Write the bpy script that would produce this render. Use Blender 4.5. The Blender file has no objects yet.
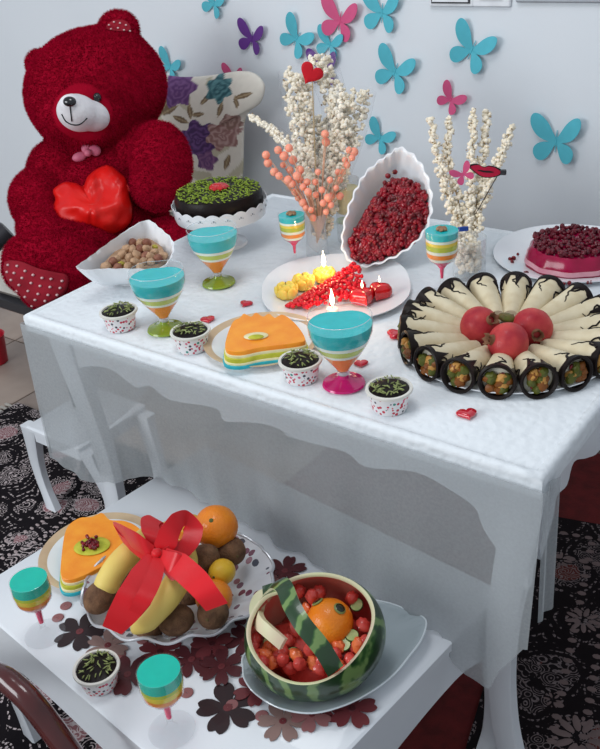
import bpy, bmesh, math, random
from mathutils import Vector, Matrix, Euler, Quaternion, noise
random.seed(7)
S = bpy.context.scene
COL = S.collection
PI = math.pi

# ------------------------------------------------------------------ camera
CAM = Vector((1.4955, -0.9561, 1.5021))
FW = Vector((-0.5505, 0.6758, -0.4901)); RT = Vector((0.8010, 0.5931, -0.0818)); UP = Vector((-0.2354, 0.4376, 0.8678))
FPX = 892.06
cd = bpy.data.cameras.new('camera'); cam = bpy.data.objects.new('camera', cd); COL.objects.link(cam)
cam.matrix_world = Matrix(((RT.x, UP.x, -FW.x, CAM.x), (RT.y, UP.y, -FW.y, CAM.y), (RT.z, UP.z, -FW.z, CAM.z), (0, 0, 0, 1)))
cd.sensor_fit = 'HORIZONTAL'; cd.sensor_width = 36; cd.lens = FPX / 600 * 36; cd.clip_start = .02
S.camera = cam
# ------------------------------------------------------------------ light
w = bpy.data.worlds.new('world'); S.world = w; w.use_nodes = True
w.node_tree.nodes['Background'].inputs[0].default_value = (.77, .83, .91, 1)
w.node_tree.nodes['Background'].inputs[1].default_value = .46
def area(name, loc, target, size, power, col):
    l = bpy.data.lights.new(name, 'AREA'); l.shape = 'RECTANGLE'; l.size = size[0]; l.size_y = size[1]; l.energy = power; l.color = col
    o = bpy.data.objects.new(name, l); COL.objects.link(o); o.location = loc
    o.rotation_euler = (Vector(target) - Vector(loc)).to_track_quat('-Z', 'Y').to_euler(); return o
area('window_light', (-.9, -2.7, 1.9), (.3, .5, .7), (1.8, 1.3), 46, (.93, .97, 1))
area('ceiling_light', (.5, -.1, 2.7), (.6, .5, .7), (.7, .7), 9, (.97, .98, 1))
S.view_settings.view_transform = 'Standard'; S.view_settings.look = 'None'
S.view_settings.gamma = 1; S.view_settings.use_curve_mapping = False
S.view_settings.exposure = 0.42

# ------------------------------------------------------------------ placing helpers (photograph pixel -> point on a real plane)
def ray(x, y): return FW + RT * ((x - 300) / FPX) - UP * ((y - 374.5) / FPX)
def P(x, y, z): d = ray(x, y); return CAM + d * ((z - CAM.z) / d.z)
def PY(x, y, Y): d = ray(x, y); return CAM + d * ((Y - CAM.y) / d.y)
def PX(x, y, X): d = ray(x, y); return CAM + d * ((X - CAM.x) / d.x)
def PD(x, y, dep): return CAM + ray(x, y) * dep
def PN(x, y, p0, n): d = ray(x, y); return CAM + d * ((p0 - CAM).dot(n) / d.dot(n))

# ------------------------------------------------------------------ materials
MATS = {}
def nd(nt, t, **k):
    n = nt.nodes.new(t)
    for a, b in k.items(): setattr(n, a, b)
    return n
def mat(name, col, rough=.5, col2=None, nscale=20, bump=0, bscale=80, trans=0, coat=0, sheen=0, sss=0, metal=0, spec=.3, detail=3):
    if name in MATS: return MATS[name]
    m = bpy.data.materials.new(name); m.use_nodes = True; nt = m.node_tree; b = nt.nodes['Principled BSDF']
    b.inputs['Base Color'].default_value = (*col, 1); b.inputs['Roughness'].default_value = rough
    b.inputs['Transmission Weight'].default_value = trans; b.inputs['Coat Weight'].default_value = coat
    b.inputs['Sheen Weight'].default_value = sheen; b.inputs['Metallic'].default_value = metal
    b.inputs['Specular IOR Level'].default_value = spec
    if sss: b.inputs['Subsurface Weight'].default_value = sss; b.inputs['Subsurface Scale'].default_value = .01
    tc = nd(nt, 'ShaderNodeTexCoord')
    if col2 is None: col2 = tuple(c * .88 for c in col)
    n = nd(nt, 'ShaderNodeTexNoise'); n.inputs['Scale'].default_value = nscale; n.inputs['Detail'].default_value = detail
    r = nd(nt, 'ShaderNodeValToRGB'); r.color_ramp.elements[0].position = .35; r.color_ramp.elements[1].position = .65
    r.color_ramp.elements[0].color = (*col2, 1); r.color_ramp.elements[1].color = (*col, 1)
    nt.links.new(tc.outputs['Object'], n.inputs['Vector']); nt.links.new(n.outputs['Fac'], r.inputs['Fac']); nt.links.new(r.outputs['Color'], b.inputs['Base Color'])
    if bump:
        n2 = nd(nt, 'ShaderNodeTexNoise'); n2.inputs['Scale'].default_value = bscale; n2.inputs['Detail'].default_value = 4
        bp = nd(nt, 'ShaderNodeBump'); bp.inputs['Strength'].default_value = bump; bp.inputs['Distance'].default_value = .004
        nt.links.new(tc.outputs['Object'], n2.inputs['Vector']); nt.links.new(n2.outputs['Fac'], bp.inputs['Height']); nt.links.new(bp.outputs['Normal'], b.inputs['Normal'])
    MATS[name] = m; return m
def clear(name, col=(1, 1, 1), opacity=.08, rough=.03, body=None, glossmax=.9, ior=1.35):
    """thin clear glass / film: see-through with fresnel gloss and a little body colour"""
    if name in MATS: return MATS[name]
    m = bpy.data.materials.new(name); m.use_nodes = True; nt = m.node_tree; nt.nodes.clear()
    out = nd(nt, 'ShaderNodeOutputMaterial'); t = nd(nt, 'ShaderNodeBsdfTransparent'); t.inputs[0].default_value = (*col, 1)
    g = nd(nt, 'ShaderNodeBsdfGlossy'); g.inputs['Roughness'].default_value = rough
    d = nd(nt, 'ShaderNodeBsdfDiffuse'); d.inputs[0].default_value = (*(body or (.8, .85, .9)), 1)
    lw = nd(nt, 'ShaderNodeLayerWeight'); lw.inputs[0].default_value = .5
    fv_ = math_n(nt, 'ADD', math_n(nt, 'MULTIPLY', math_n(nt, 'POWER', lw.outputs['Facing'], 4.0), glossmax * .55), .03)
    m1 = nd(nt, 'ShaderNodeMixShader'); m1.inputs[0].default_value = opacity
    m2 = nd(nt, 'ShaderNodeMixShader')
    nt.links.new(t.outputs[0], m1.inputs[1]); nt.links.new(d.outputs[0], m1.inputs[2])
    nt.links.new(fv_, m2.inputs[0]); nt.links.new(m1.outputs[0], m2.inputs[1]); nt.links.new(g.outputs[0], m2.inputs[2])
    nt.links.new(m2.outputs[0], out.inputs[0]); MATS[name] = m; return m
def emis(name, col, s):
    m = bpy.data.materials.new(name); m.use_nodes = True; nt = m.node_tree; nt.nodes.clear()
    out = nd(nt, 'ShaderNodeOutputMaterial'); e = nd(nt, 'ShaderNodeEmission'); e.inputs[0].default_value = (*col, 1); e.inputs[1].default_value = s
    nt.links.new(e.outputs[0], out.inputs[0]); MATS[name] = m; return m
def math_n(nt, op, a, b=None):
    n = nd(nt, 'ShaderNodeMath', operation=op)
    for i, v in enumerate((a, b)):
        if v is None: continue
        if isinstance(v, (int, float)): n.inputs[i].default_value = v
        else: nt.links.new(v, n.inputs[i])
    return n.outputs[0]
def mixc(nt, f, a, b):
    n = nd(nt, 'ShaderNodeMix', data_type='RGBA')
    if isinstance(f, (int, float)): n.inputs[0].default_value = f
    else: nt.links.new(f, n.inputs[0])
    for i, v in ((6, a), (7, b)):
        if isinstance(v, tuple): n.inputs[i].default_value = (*v, 1)
        else: nt.links.new(v, n.inputs[i])
    return n.outputs[2]
def base_mat(name, rough=.6):
    m = bpy.data.materials.new(name); m.use_nodes = True; nt = m.node_tree; b = nt.nodes['Principled BSDF']; b.inputs['Roughness'].default_value = rough
    tc = nd(nt, 'ShaderNodeTexCoord'); MATS[name] = m; return m, nt, b, tc.outputs['Object']
def voro(nt, vec, scale, feature='F1', rand=1.0, out='Distance'):
    n = nd(nt, 'ShaderNodeTexVoronoi', feature=feature); n.inputs['Scale'].default_value = scale
    if 'Randomness' in n.inputs: n.inputs['Randomness'].default_value = rand
    nt.links.new(vec, n.inputs['Vector']); return n.outputs[out]
def ramp(nt, fac, stops, const=False):
    r = nd(nt, 'ShaderNodeValToRGB'); cr = r.color_ramp
    if const: cr.interpolation = 'CONSTANT'
    while len(cr.elements) < len(stops): cr.elements.new(.5)
    for e, (p, c) in zip(cr.elements, stops): e.position = p; e.color = (*c, 1) if len(c) == 3 else c
    nt.links.new(fac, r.inputs[0]); return r.outputs[0]

def rug_mat(name, ground, line, blush, sc=1.0):
    m, nt, b, oc = base_mat(name, .95)
    b.inputs['Specular IOR Level'].default_value = .1
    # warp
    nz = nd(nt, 'ShaderNodeTexNoise'); nz.inputs['Scale'].default_value = 5 * sc; nt.links.new(oc, nz.inputs['Vector'])
    vm = nd(nt, 'ShaderNodeVectorMath', operation='SCALE'); nt.links.new(nz.outputs['Color'], vm.inputs[0]); vm.inputs['Scale'].default_value = .10 / sc
    va = nd(nt, 'ShaderNodeVectorMath', operation='ADD'); nt.links.new(oc, va.inputs[0]); nt.links.new(vm.outputs[0], va.inputs[1]); v = va.outputs[0]
    d1 = voro(nt, v, 5 * sc)                      # large paisley drops
    rings = math_n(nt, 'SINE', math_n(nt, 'MULTIPLY', d1, 46.0))
    lines = math_n(nt, 'GREATER_THAN', rings, .62)
    bead = math_n(nt, 'LESS_THAN', voro(nt, v, 55 * sc, rand=.35), .42)
    d2 = voro(nt, v, 22 * sc)
    curl = math_n(nt, 'GREATER_THAN', math_n(nt, 'SINE', math_n(nt, 'MULTIPLY', d2, 30.0)), .55)
    zone = math_n(nt, 'GREATER_THAN', d1, .42)
    inner = math_n(nt, 'LESS_THAN', d1, .30)
    pick = math_n(nt, 'MULTIPLY', math_n(nt, 'MAXIMUM', math_n(nt, 'MULTIPLY', lines, bead), math_n(nt, 'MULTIPLY', curl, math_n(nt, 'SUBTRACT', 1.0, zone))), 1.0)
    big = nd(nt, 'ShaderNodeTexNoise'); big.inputs['Scale'].default_value = 2.4 * sc; nt.links.new(oc, big.inputs['Vector'])
    bm_ = math_n(nt, 'GREATER_THAN', big.outputs['Fac'], .52)
    g = mixc(nt, math_n(nt, 'MULTIPLY', inner, bm_), ground, blush)
    fine = nd(nt, 'ShaderNodeTexNoise'); fine.inputs['Scale'].default_value = 160; nt.links.new(oc, fine.inputs['Vector'])
    c = mixc(nt, math_n(nt, 'MULTIPLY', pick, ramp(nt, fine.outputs['Fac'], [(.3, (.45,) * 3), (.6, (1,) * 3)])), g, line)
    nt.links.new(c, b.inputs['Base Color'])
    bp = nd(nt, 'ShaderNodeBump'); bp.inputs['Strength'].default_value = .4; bp.inputs['Distance'].default_value = .003
    nt.links.new(fine.outputs['Fac'], bp.inputs['Height']); nt.links.new(bp.outputs['Normal'], b.inputs['Normal'])
    return m

# ------------------------------------------------------------------ geometry helpers: a geo is (verts, faces)
def join(*gs):
    V, F = [], []
    for g in gs:
        o = len(V); V += g[0]; F += [tuple(i + o for i in f) for f in g[1]]
    return V, F
def xf(g, M): return [M @ Vector(v) for v in g[0]], g[1]
def mv(g, v): v = Vector(v); return [Vector(a) + v for a in g[0]], g[1]
def TRS(loc=(0, 0, 0), rot=(0, 0, 0), sc=(1, 1, 1)):
    return Matrix.Translation(loc) @ Euler(rot).to_matrix().to_4x4() @ Matrix.Diagonal((*sc, 1))
def box(c, s, b=0):
    x, y, z = (i / 2 for i in s)
    if not b:
        V = [Vector((c[0] + sx * x, c[1] + sy * y, c[2] + sz * z)) for sx, sy, sz in ((-1,-1,-1),(1,-1,-1),(1,1,-1),(-1,1,-1),(-1,-1,1),(1,-1,1),(1,1,1),(-1,1,1))]
        return V, [(0,3,2,1),(4,5,6,7),(0,1,5,4),(1,2,6,5),(2,3,7,6),(3,0,4,7)]
    out = [(-x + b, -y), (x - b, -y), (x, -y + b), (x, y - b), (x - b, y), (-x + b, y), (-x, y - b), (-x, -y + b)]
    rings = [([(px * (1 - b / x), py * (1 - b / y)) for px, py in out], -z), (out, -z + b), (out, z - b), ([(px * (1 - b / x), py * (1 - b / y)) for px, py in out], z)]
    V = [Vector((c[0] + px, c[1] + py, c[2] + zz)) for r, zz in rings for px, py in r]
    return V, ringfaces(4, 8, True, True)
def ringfaces(m, n, c0=False, c1=False):
    F = [(i * n + j, i * n + (j + 1) % n, (i + 1) * n + (j + 1) % n, (i + 1) * n + j) for i in range(m - 1) for j in range(n)]
    if c0: F.append(tuple(reversed(range(n))))
    if c1: F.append(tuple((m - 1) * n + j for j in range(n)))
    return F
def rings(rs, c0=False, c1=False):
    n = len(rs[0]); return [Vector(v) for r in rs for v in r], ringfaces(len(rs), n, c0, c1)
def lathe(prof, n=32, mod=None, c0=False, c1=False):
    rs = []
    for r, z in prof:
        ring = []
        for j in range(n):
            a = 2 * PI * j / n; k = mod(a, r, z) if mod else 1
            if isinstance(k, tuple): ring.append((r * k[0] * math.cos(a), r * k[0] * math.sin(a), z + k[1]))
            else: ring.append((r * k * math.cos(a), r * k * math.sin(a), z))
        rs.append(ring)
    return rings(rs, c0, c1)
def ell(c, r, rot=(0, 0, 0), nu=16, nv=10, nz=0, seed=0, nf=3):
    M = TRS(c, rot, r); rs = []
    for i in range(1, nv):
        t = PI * i / nv; rs.append([(math.sin(t) * math.cos(2 * PI * j / nu), math.sin(t) * math.sin(2 * PI * j / nu), -math.cos(t)) for j in range(nu)])
    V, F = rings(rs); V = [Vector((0, 0, -1))] + V + [Vector((0, 0, 1))]
    F = [tuple(i + 1 for i in f) for f in F]; L = len(V) - 1
    for j in range(nu):
        F.append((0, 1 + (j + 1) % nu, 1 + j)); F.append((L, L - nu + j, L - nu + (j + 1) % nu))
    if nz: V = [v * (1 + nz * noise.noise(v * nf + Vector((seed * 3.7, seed * 1.3, seed)))) for v in V]
    return [M @ v for v in V], F
def tube(path, rad, n=8, sq=1.0, caps=True):
    path = [Vector(p) for p in path]
    if not isinstance(rad, (list, tuple)): rad = [rad] * len(path)
    rs = []; prev = None
    for i, p in enumerate(path):
        d = (path[min(i + 1, len(path) - 1)] - path[max(i - 1, 0)]).normalized()
        if prev is None: u = d.orthogonal().normalized()
        else: u = (prev - d * prev.dot(d)).normalized()
        prev = u; v = d.cross(u)
        rs.append([p + (u * math.cos(2 * PI * j / n) + v * math.sin(2 * PI * j / n) * sq) * rad[i] for j in range(n)])
    return rings(rs, caps, caps)
def bez(pts, n=16):
    """Catmull-Rom through points"""
    pts = [Vector(p) for p in pts]; out = []
    P_ = [pts[0] * 2 - pts[1]] + pts + [pts[-1] * 2 - pts[-2]]
    for i in range(1, len(P_) - 2):
        for k in range(n):
            t = k / n; a, b, c, d = P_[i - 1:i + 3]
            out.append(.5 * ((2 * b) + (c - a) * t + (2 * a - 5 * b + 4 * c - d) * t * t + (3 * b - a - 3 * c + d) * t ** 3))
    out.append(pts[-1]); return out
def bezc(pts, n=6):
    pts = [Vector(p) for p in pts]; L = len(pts); out = []
    for i in range(L):
        a, b, c, d = pts[i - 1], pts[i], pts[(i + 1) % L], pts[(i + 2) % L]
        for k in range(n):
            t = k / n; out.append(.5 * ((2 * b) + (c - a) * t + (2 * a - 5 * b + 4 * c - d) * t * t + (3 * b - a - 3 * c + d) * t ** 3))
    return out
def prism(out, z0, z1, bev=0):
    """outline [(x,y)] -> solid; bevelled top"""
    out = [(p[0], p[1]) for p in out]; cx = sum(p[0] for p in out) / len(out); cy = sum(p[1] for p in out) / len(out)
    ar = sum(out[i - 1][0] * out[i][1] - out[i][0] * out[i - 1][1] for i in range(len(out)))
    if ar < 0: out = out[::-1]
    rs = [[(x, y, z0) for x, y in out], [(x, y, z1 - bev) for x, y in out]]
    if bev:
        R = max(math.hypot(x - cx, y - cy) for x, y in out); k = 1 - bev / R
        rs.append([(cx + (x - cx) * k, cy + (y - cy) * k, z1) for x, y in out])
    return rings(rs, True, True)
def prism_xz(out, y0, y1):
    g = prism(out, 0, 1); M = Matrix(((1, 0, 0, 0), (0, 0, -(y1 - y0), y1), (0, 1, 0, 0), (0, 0, 0, 1)))
    return xf(g, M)
def grid(fn, nu, nv):
    V = [Vector(fn(i / nu, j / nv)) for j in range(nv + 1) for i in range(nu + 1)]; k = nu + 1
    return V, [(j * k + i, j * k + i + 1, (j + 1) * k + i + 1, (j + 1) * k + i) for j in range(nv) for i in range(nu)]
def ribbon(path, widths, t=.0008):
    """path points, width vectors -> thin solid strip"""
    rs = []
    for i, (p, wv) in enumerate(zip(path, widths)):
        p = Vector(p); wv = Vector(wv); d = (Vector(path[min(i + 1, len(path) - 1)]) - Vector(path[max(i - 1, 0)])).normalized(); nn = d.cross(wv).normalized() * t
        rs.append([p - wv - nn, p + wv - nn, p + wv + nn, p - wv + nn])
    return rings(rs, True, True)
def mesh(name, g, m, sharp=40):
    me = bpy.data.meshes.new(name); me.from_pydata([tuple(v) for v in g[0]], [], [tuple(f) for f in g[1]]); me.validate()
    me.polygons.foreach_set('use_smooth', [True] * len(me.polygons))
    if sharp < 180: me.set_sharp_from_angle(angle=math.radians(sharp))
    for mm in (m if isinstance(m, (list, tuple)) else [m]): me.materials.append(mm)
    return me
def fixn(me):
    b = bmesh.new(); b.from_mesh(me); bmesh.ops.recalc_face_normals(b, faces=b.faces); b.to_mesh(me); b.free()
def obj(name, g, m, parent=None, label=None, kind=None, sharp=40, loc=None):
    me = mesh(name, g, m, sharp); fixn(me); o = bpy.data.objects.new(name, me); COL.objects.link(o)
    if parent: o.parent = parent
    if loc is not None: o.location = loc
    if label: o['label'] = label
    if kind: o['kind'] = kind
    return o
def thing(name, label, cat, loc=(0, 0, 0), rz=0, group=None, rot=None):
    o = bpy.data.objects.new(name, None); COL.objects.link(o); o.empty_display_size = .02
    o.location = loc; o.rotation_euler = rot if rot else (0, 0, rz); o['label'] = label; o['category'] = cat
    if group: o['group'] = group
    return o
def solo(name, g, m, label, cat, loc=(0, 0, 0), group=None, kind=None, sharp=40, rot=(0, 0, 0)):
    o = obj(name, g, m, None, label, kind, sharp, loc); o['category'] = cat; o.rotation_euler = rot
    if group: o['group'] = group
    return o
def struct(name, g, m, sharp=40, parent=None): return obj(name, g, m, parent, None, None if parent else 'structure', sharp)
def dup(root, loc, rz=None, label=None, group=None, scale=None, rot=None):
    def rec(o, par):
        c = o.copy(); COL.objects.link(c)
        c.parent = par
        for ch in list(o.children): rec(ch, c)
        return c
    r = rec(root, None); r.location = loc
    if rz is not None: r.rotation_euler = (0, 0, rz)
    if rot is not None: r.rotation_euler = rot
    if scale: r.scale = (scale,) * 3
    if label: r['label'] = label
    if group: r['group'] = group
    return r

# ------------------------------------------------------------------ palette
M_white = mat('white_lacquer', (.74, .77, .80), .35, (.70, .73, .77), 6, coat=.3)
M_porc = mat('white_porcelain', (.84, .86, .88), .18, (.80, .82, .85), 8, coat=.5)
M_wall = mat('painted_wall', (.73, .765, .80), .85, (.71, .745, .78), 2.5, bump=.12, bscale=60)
M_glass = clear('clear_glass', opacity=.05)
M_film = clear('clear_film', opacity=.03, rough=.2, glossmax=.25, ior=1.25)
M_gold = mat('gold_rim', (.62, .47, .30), .35, (.55, .40, .26), 30)
M_choc = mat('dark_chocolate', (.008, .005, .005), .4, (.013, .008, .007), 40, bump=.2, spec=.15)
M_pist = mat('pistachio_sliver', (.33, .42, .07), .6, (.16, .24, .03), 300)
M_red = mat('red_gel', (.62, .008, .03), .12, (.5, .005, .02), 60, coat=1, sss=.1)
M_blue = mat('turquoise_jelly', (.004, .50, .52), .15, None, 30, coat=.25, sss=.35)
M_teal = mat('teal_jelly', (.01, .52, .40), .15, None, 30, coat=.25, sss=.35)
M_cream = mat('cream_jelly', (.88, .88, .76), .3, None, 30, coat=.25, sss=.35)
M_green = mat('lime_jelly', (.50, .58, .03), .2, None, 30, coat=.25, sss=.35)
M_yell = mat('yellow_jelly', (.88, .66, .04), .2, None, 30, coat=.25, sss=.35)
M_oran = mat('orange_jelly', (.95, .28, .02), .2, None, 30, coat=.25, sss=.35)
M_pinkj = mat('pink_jelly', (.85, .03, .14), .2, None, 30, coat=.25, sss=.35)
M_coral = mat('coral_jelly', (.90, .20, .11), .2, None, 30, coat=.25, sss=.35)

# ------------------------------------------------------------------ setting
WALLY = 1.2
struct('wall_back', box((.4, WALLY + .05, 1.25), (7, .1, 2.7)), M_wall)
struct('baseboard_back', join(box((.4, WALLY - .008, .045), (7, .016, .09)), box((.4, WALLY - .005, .095), (7, .010, .012))), M_white)
fm = mat('beige_tile', (.38, .30, .25), .5, (.32, .25, .21), 7, bump=.1)
gm = mat('tile_grout', (.22, .18, .16), .9)
fl = struct('floor', box((.2, -.6, -.03), (6.5, 5.2, .04)), gm)
tile_me = None
for i in range(7):
    for j in range(5):
        x, y = -1.95 + .4 * i, -.6 + .4 * j
        if y > 1.05: continue
        if tile_me is None:
            t0 = obj('tile', box((0, 0, 0), (.394, .394, .012), .002), fm, fl); t0.location = (x, y, -.006); tile_me = t0.data
        else:
            t0 = bpy.data.objects.new('tile', tile_me); COL.objects.link(t0); t0.parent = fl; t0.location = (x, y, -.006)
rug1 = rug_mat('paisley_rug_pile', (.010, .008, .010), (.55, .47, .47), (.26, .12, .13), 1.7)
rug2 = rug_mat('dark_rug_pile', (.010, .007, .008), (.20, .16, .16), (.10, .025, .02), 1.9)
m_redrug = mat('red_carpet_pile', (.13, .012, .012), .9, (.08, .008, .008), 30, bump=.4, bscale=200)
m_fringe = mat('cream_fringe', (.50, .47, .42), .9, bump=.5, bscale=200)
solo('carpet', box((1.0, .37, .004), (1.7, 1.55, .008)), m_redrug, 'dark red carpet on the floor along the wall behind the tables', 'carpet')
r = thing('rug', 'black and dusty pink paisley rug at the left under both tables', 'rug', (0, 0, 0))
obj('pile', mv(box((0, 0, 0), (1.75, 1.62, .008)), (-.04, -.33, .012)), rug1, r)
fv = []
for i in range(80):
    yy = -1.12 + i * .02
    fv.append(box((-.935, yy, .007), (.05, .009, .004)))
obj('fringe', join(*fv), m_fringe, r, kind='stuff')
# beaded border of the rug: rows of beads in relief curved round the corner medallion
def bead_curve(pts, step, s):
    c = bez(pts, 30); out = []; acc = 0
    for a, b in zip(c, c[1:]):
        acc += (b - a).length
        if acc > step:
            acc = 0; d = (b - a).normalized()
            out.append(ell((b.x, b.y, .0165), (s, s * .55, .0012), (0, 0, math.atan2(d.y, d.x) + PI / 2), 8, 4))
    return join(*out)
m_bead = mat('rug_bead_wool', (.42, .34, .34), .95)
e1 = [P(0, 545, .015), P(45, 520, .015), P(66, 490, .015), P(78, 468, .015), P(76, 455, .015), P(66, 452, .015)]
e2 = [P(-10, 565, .015), P(50, 533, .015), P(78, 500, .015), P(88, 466, .015), P(82, 450, .015), P(66, 443, .015)]
e3 = [P(118, 500, .015), P(105, 478, .015), P(98, 462, .015), P(98, 448, .015)]
e4 = [P(106, 500, .015), P(96, 480, .015), P(90, 462, .015), P(90, 448, .015)]
e5 = [P(0, 428, .015), P(18, 425, .015), P(36, 430, .015), P(46, 445, .015)]
obj('beaded_border', join(*[bead_curve(e, .016, .008) for e in (e1, e2, e3, e4, e5)]), m_bead, r, kind='stuff')
r2 = thing('rug', 'black patterned rug right of the big table leg', 'rug', (1.948, .104, 0), .24)
obj('pile', box((0, 0, .013), (1.9, 1.9, .008)), rug2, r2)
def flower_relief(c, rad, npet, m):
    gs = []
    for k in range(npet):
        a = 2 * PI * k / npet
        gs.append(ell((c[0] + rad * .62 * math.cos(a), c[1] + rad * .62 * math.sin(a), .0172), (rad * .36, rad * .14, .0012), (0, 0, a), 10, 4))
        a += PI / npet; gs.append(ell((c[0] + rad * .85 * math.cos(a), c[1] + rad * .85 * math.sin(a), .0172), (rad * .10, rad * .07, .001), (0, 0, a), 8, 4))
    return join(*gs)
m_rl = mat('rug_petal_wool', (.17, .12, .115), .95)
for q, rr, n in (((580, 738), .055, 10), ((583, 620), .04, 9), ((560, 560), .03, 8), ((553, 700), .02, 6)):
    c = Matrix.Rotation(-.24, 3, 'Z') @ (P(q[0], q[1], .017) - Vector((1.948, .104, 0))); obj('woven_flower', flower_relief(c, rr, n, m_rl), m_rl, r2)
bl = []
for k in range(60):
    for off in (0, .055):
        yy = -.9 + k * .03; bl.append(ell((-.80 + off, yy, .0172), (.010, .007, .001), (0, 0, 0), 8, 4))
for k in range(40): bl.append(ell((-.9 + k * .03, .89, .0172), (.010, .007, .001), (0, 0, 0), 8, 4)); bl.append(ell((-.9 + k * .03, .80, .0172), (.012, .008, .001), (0, 0, 0), 8, 4))
obj('beaded_border', join(*bl), m_rl, r2, kind='stuff')

# wall fittings at the very top
sp = thing('switch_plate', 'white double wall socket plate with dark outline at the top edge', 'socket', PY(453, -12, WALLY))
pw = mat('socket_plastic', (.78, .80, .83), .4); pk = mat('dark_plastic', (.03, .03, .035), .4)
obj('plate', box((0, -.006, 0), (.125, .012, .085), .003), pw, sp); obj('outline', box((0, -.0135, 0), (.108, .003, .068)), pk, sp); obj('insert', box((0, -.016, 0), (.100, .004, .060)), pw, sp)
sp = thing('switch_plate', 'plain white wall socket plate right of the dark outlined one', 'socket', PY(493, -12, WALLY))
obj('plate', box((0, -.005, 0), (.10, .010, .085), .003), pw, sp); obj('insert', box((0, -.012, 0), (.06, .004, .05)), pw, sp)
struct('trim_1', box((1.05, WALLY - .006, 1.215), (1.06, .012, .06), .003), mat('grey_trim', (.42, .44, .48), .6))

# ------------------------------------------------------------------ butterflies
def butterfly_wings():
    up = [(0, 0), (.009, .018), (.024, .042), (.042, .058), (.056, .061), (.063, .052), (.062, .036), (.054, .020), (.040, .006), (.018, -.003)]
    lo = [(0, -.002), (.020, -.004), (.038, -.007), (.050, -.018), (.050, -.034), (.040, -.047), (.026, -.048), (.014, -.036), (.005, -.016)]
    return up, lo
def wing_geo(fold):
    gs = []
    for w_ in butterfly_wings():
        c = bezc([(x, y, 0) for x, y in w_], 4); g = prism_xz([(v.x, v.y) for v in c], -.0006, .0006)
        gs.append(g)
    g = join(*gs); return xf(g, Matrix.Rotation(-fold, 4, 'Z'))
BM = {'turquoise': mat('turquoise_card', (.10, .50, .60), .6), 'purple': mat('purple_card', (.13, .035, .25), .6), 'pink': mat('pink_card', (.68, .10, .24), .6)}
bfm = {}
def butterfly(q, ang, sc, colour, label, Y=None, fl_=(.35, .35), point=None):
    loc = point if point is not None else PY(q[0], q[1], (WALLY if Y is None else Y)) + Vector((0, -.004, 0))
    t = thing('butterfly', label, 'butterfly', loc, group='card butterflies on the wall' if Y is None else None)
    t.rotation_euler = (0, -ang, 0); t.scale = (sc,) * 3
    if colour not in bfm:
        ml = mesh('wing', wing_geo(.30), BM[colour]); fixn(ml)
        g = wing_geo(.30); g = ([Vector((-v.x, v.y, v.z)) for v in g[0]], g[1]); mr = mesh('wing', g, BM[colour]); fixn(mr)
        mb = mesh('body', tube([(0, -.001, -.028), (0, -.001, 0), (0, -.001, .024)], [.001, .0022, .001], 6), BM[colour]); fixn(mb)
        bfm[colour] = (ml, mr, mb)
    for n_, me in zip(('wing', 'wing', 'body'), bfm[colour]):
        o = bpy.data.objects.new(n_, me); COL.objects.link(o); o.parent = t
    return t
R_ = math.radians
bl_ = [((215, 3), -25, .85, 'turquoise', 'turquoise butterfly cut by the top edge above the floral cushion'),
 ((171, 66), -30, .95, 'turquoise', 'turquoise butterfly low on the wall between red bear and cushion'),
 ((253, 38), 15, .95, 'purple', 'whole purple butterfly on the bare wall above the cushion'),
 ((298, 38), -38, 1.05, 'turquoise', 'turquoise butterfly with one tall wing left of the pink one'),
 ((331, 44), 20, .85, 'turquoise', 'turquoise butterfly just below the topmost pink butterfly'),
 ((341, 20), 15, 1.15, 'pink', 'large pink butterfly at the top above the popcorn bouquet'),
 ((383, 12), -8, 1.1, 'turquoise', 'turquoise butterfly at the top right of the pink butterfly'),
 ((396, 71), -22, 1.15, 'turquoise', 'turquoise butterfly above the leaning dish of pomegranate seeds'),
 ((473, 49), -25, 1.15, 'turquoise', 'turquoise butterfly high on the wall above the popcorn sticks'),
 ((452, 99), -35, .75, 'pink', 'small pink butterfly on the wall above the leftmost popcorn sticks'),
 ((381, 137), -30, .9, 'turquoise', 'turquoise butterfly partly hidden by the tip of the white leaning dish'),
 ((557, 140), -3, 1.25, 'turquoise', 'large turquoise butterfly alone at the right of the wall'),
 ((325, 68), 4, 1.0, 'purple', 'purple butterfly behind the red felt heart and popcorn'),
 ((235, 78), 10, .8, 'pink', 'pink butterfly mostly hidden behind the top of the cushion')]
for q, a, s, c, l in bl_: butterfly(q, R_(-abs(a)), s * .86, c, l)

# ------------------------------------------------------------------ main table
TW, TD, TH = 1.124, .834, .75
t = thing('dining_table', 'large white lacquered table with scalloped apron under the lace cloth', 'table', (0, 0, 0))
obj('tabletop', box((TW / 2, TD / 2, TH - .018), (TW - .006, TD - .006, .03), .005), M_white, t)
AY = .045
low = [(40, 395), (52, 385), (64, 374), (85, 367), (110, 369), (135, 387), (150, 386), (170, 400), (215, 408), (224, 421), (245, 422), (272, 426), (300, 440), (345, 452), (366, 467), (415, 472), (450, 490), (475, 508), (484, 530), (488, 560)]
pts = []
for q in low:
    p = PY(q[0], q[1], AY); pts.append((max(.03, min(p.x, TW - .05)), p.z))
pts[0] = (.03, pts[0][1]); pts[-1] = (TW - .06, pts[-1][1])
ap = [(v.x, v.y) for v in bez([(x, z, 0) for x, z in pts], 4)]
obj('front_apron', prism_xz([(.03, .72)] + ap + [(TW - .03, .50), (TW - .03, .72)], AY, AY + .018), M_white, t)
obj('back_apron', prism_xz([(.03, .72)] + ap + [(TW - .03, .50), (TW - .03, .72)], TD - .06, TD - .042), M_white, t)
side = [(541, 560), (550, 530), (554, 515), (557, 496), (567, 485), (574, 462), (587, 458), (600, 450)]
sp_ = [PX(a, b, TW - .03) for a, b in side]; sp_ = [(max(.05, p.y), p.z) for p in sp_]
z1 = sp_[-1][1]; y1 = sp_[-1][0]
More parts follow.
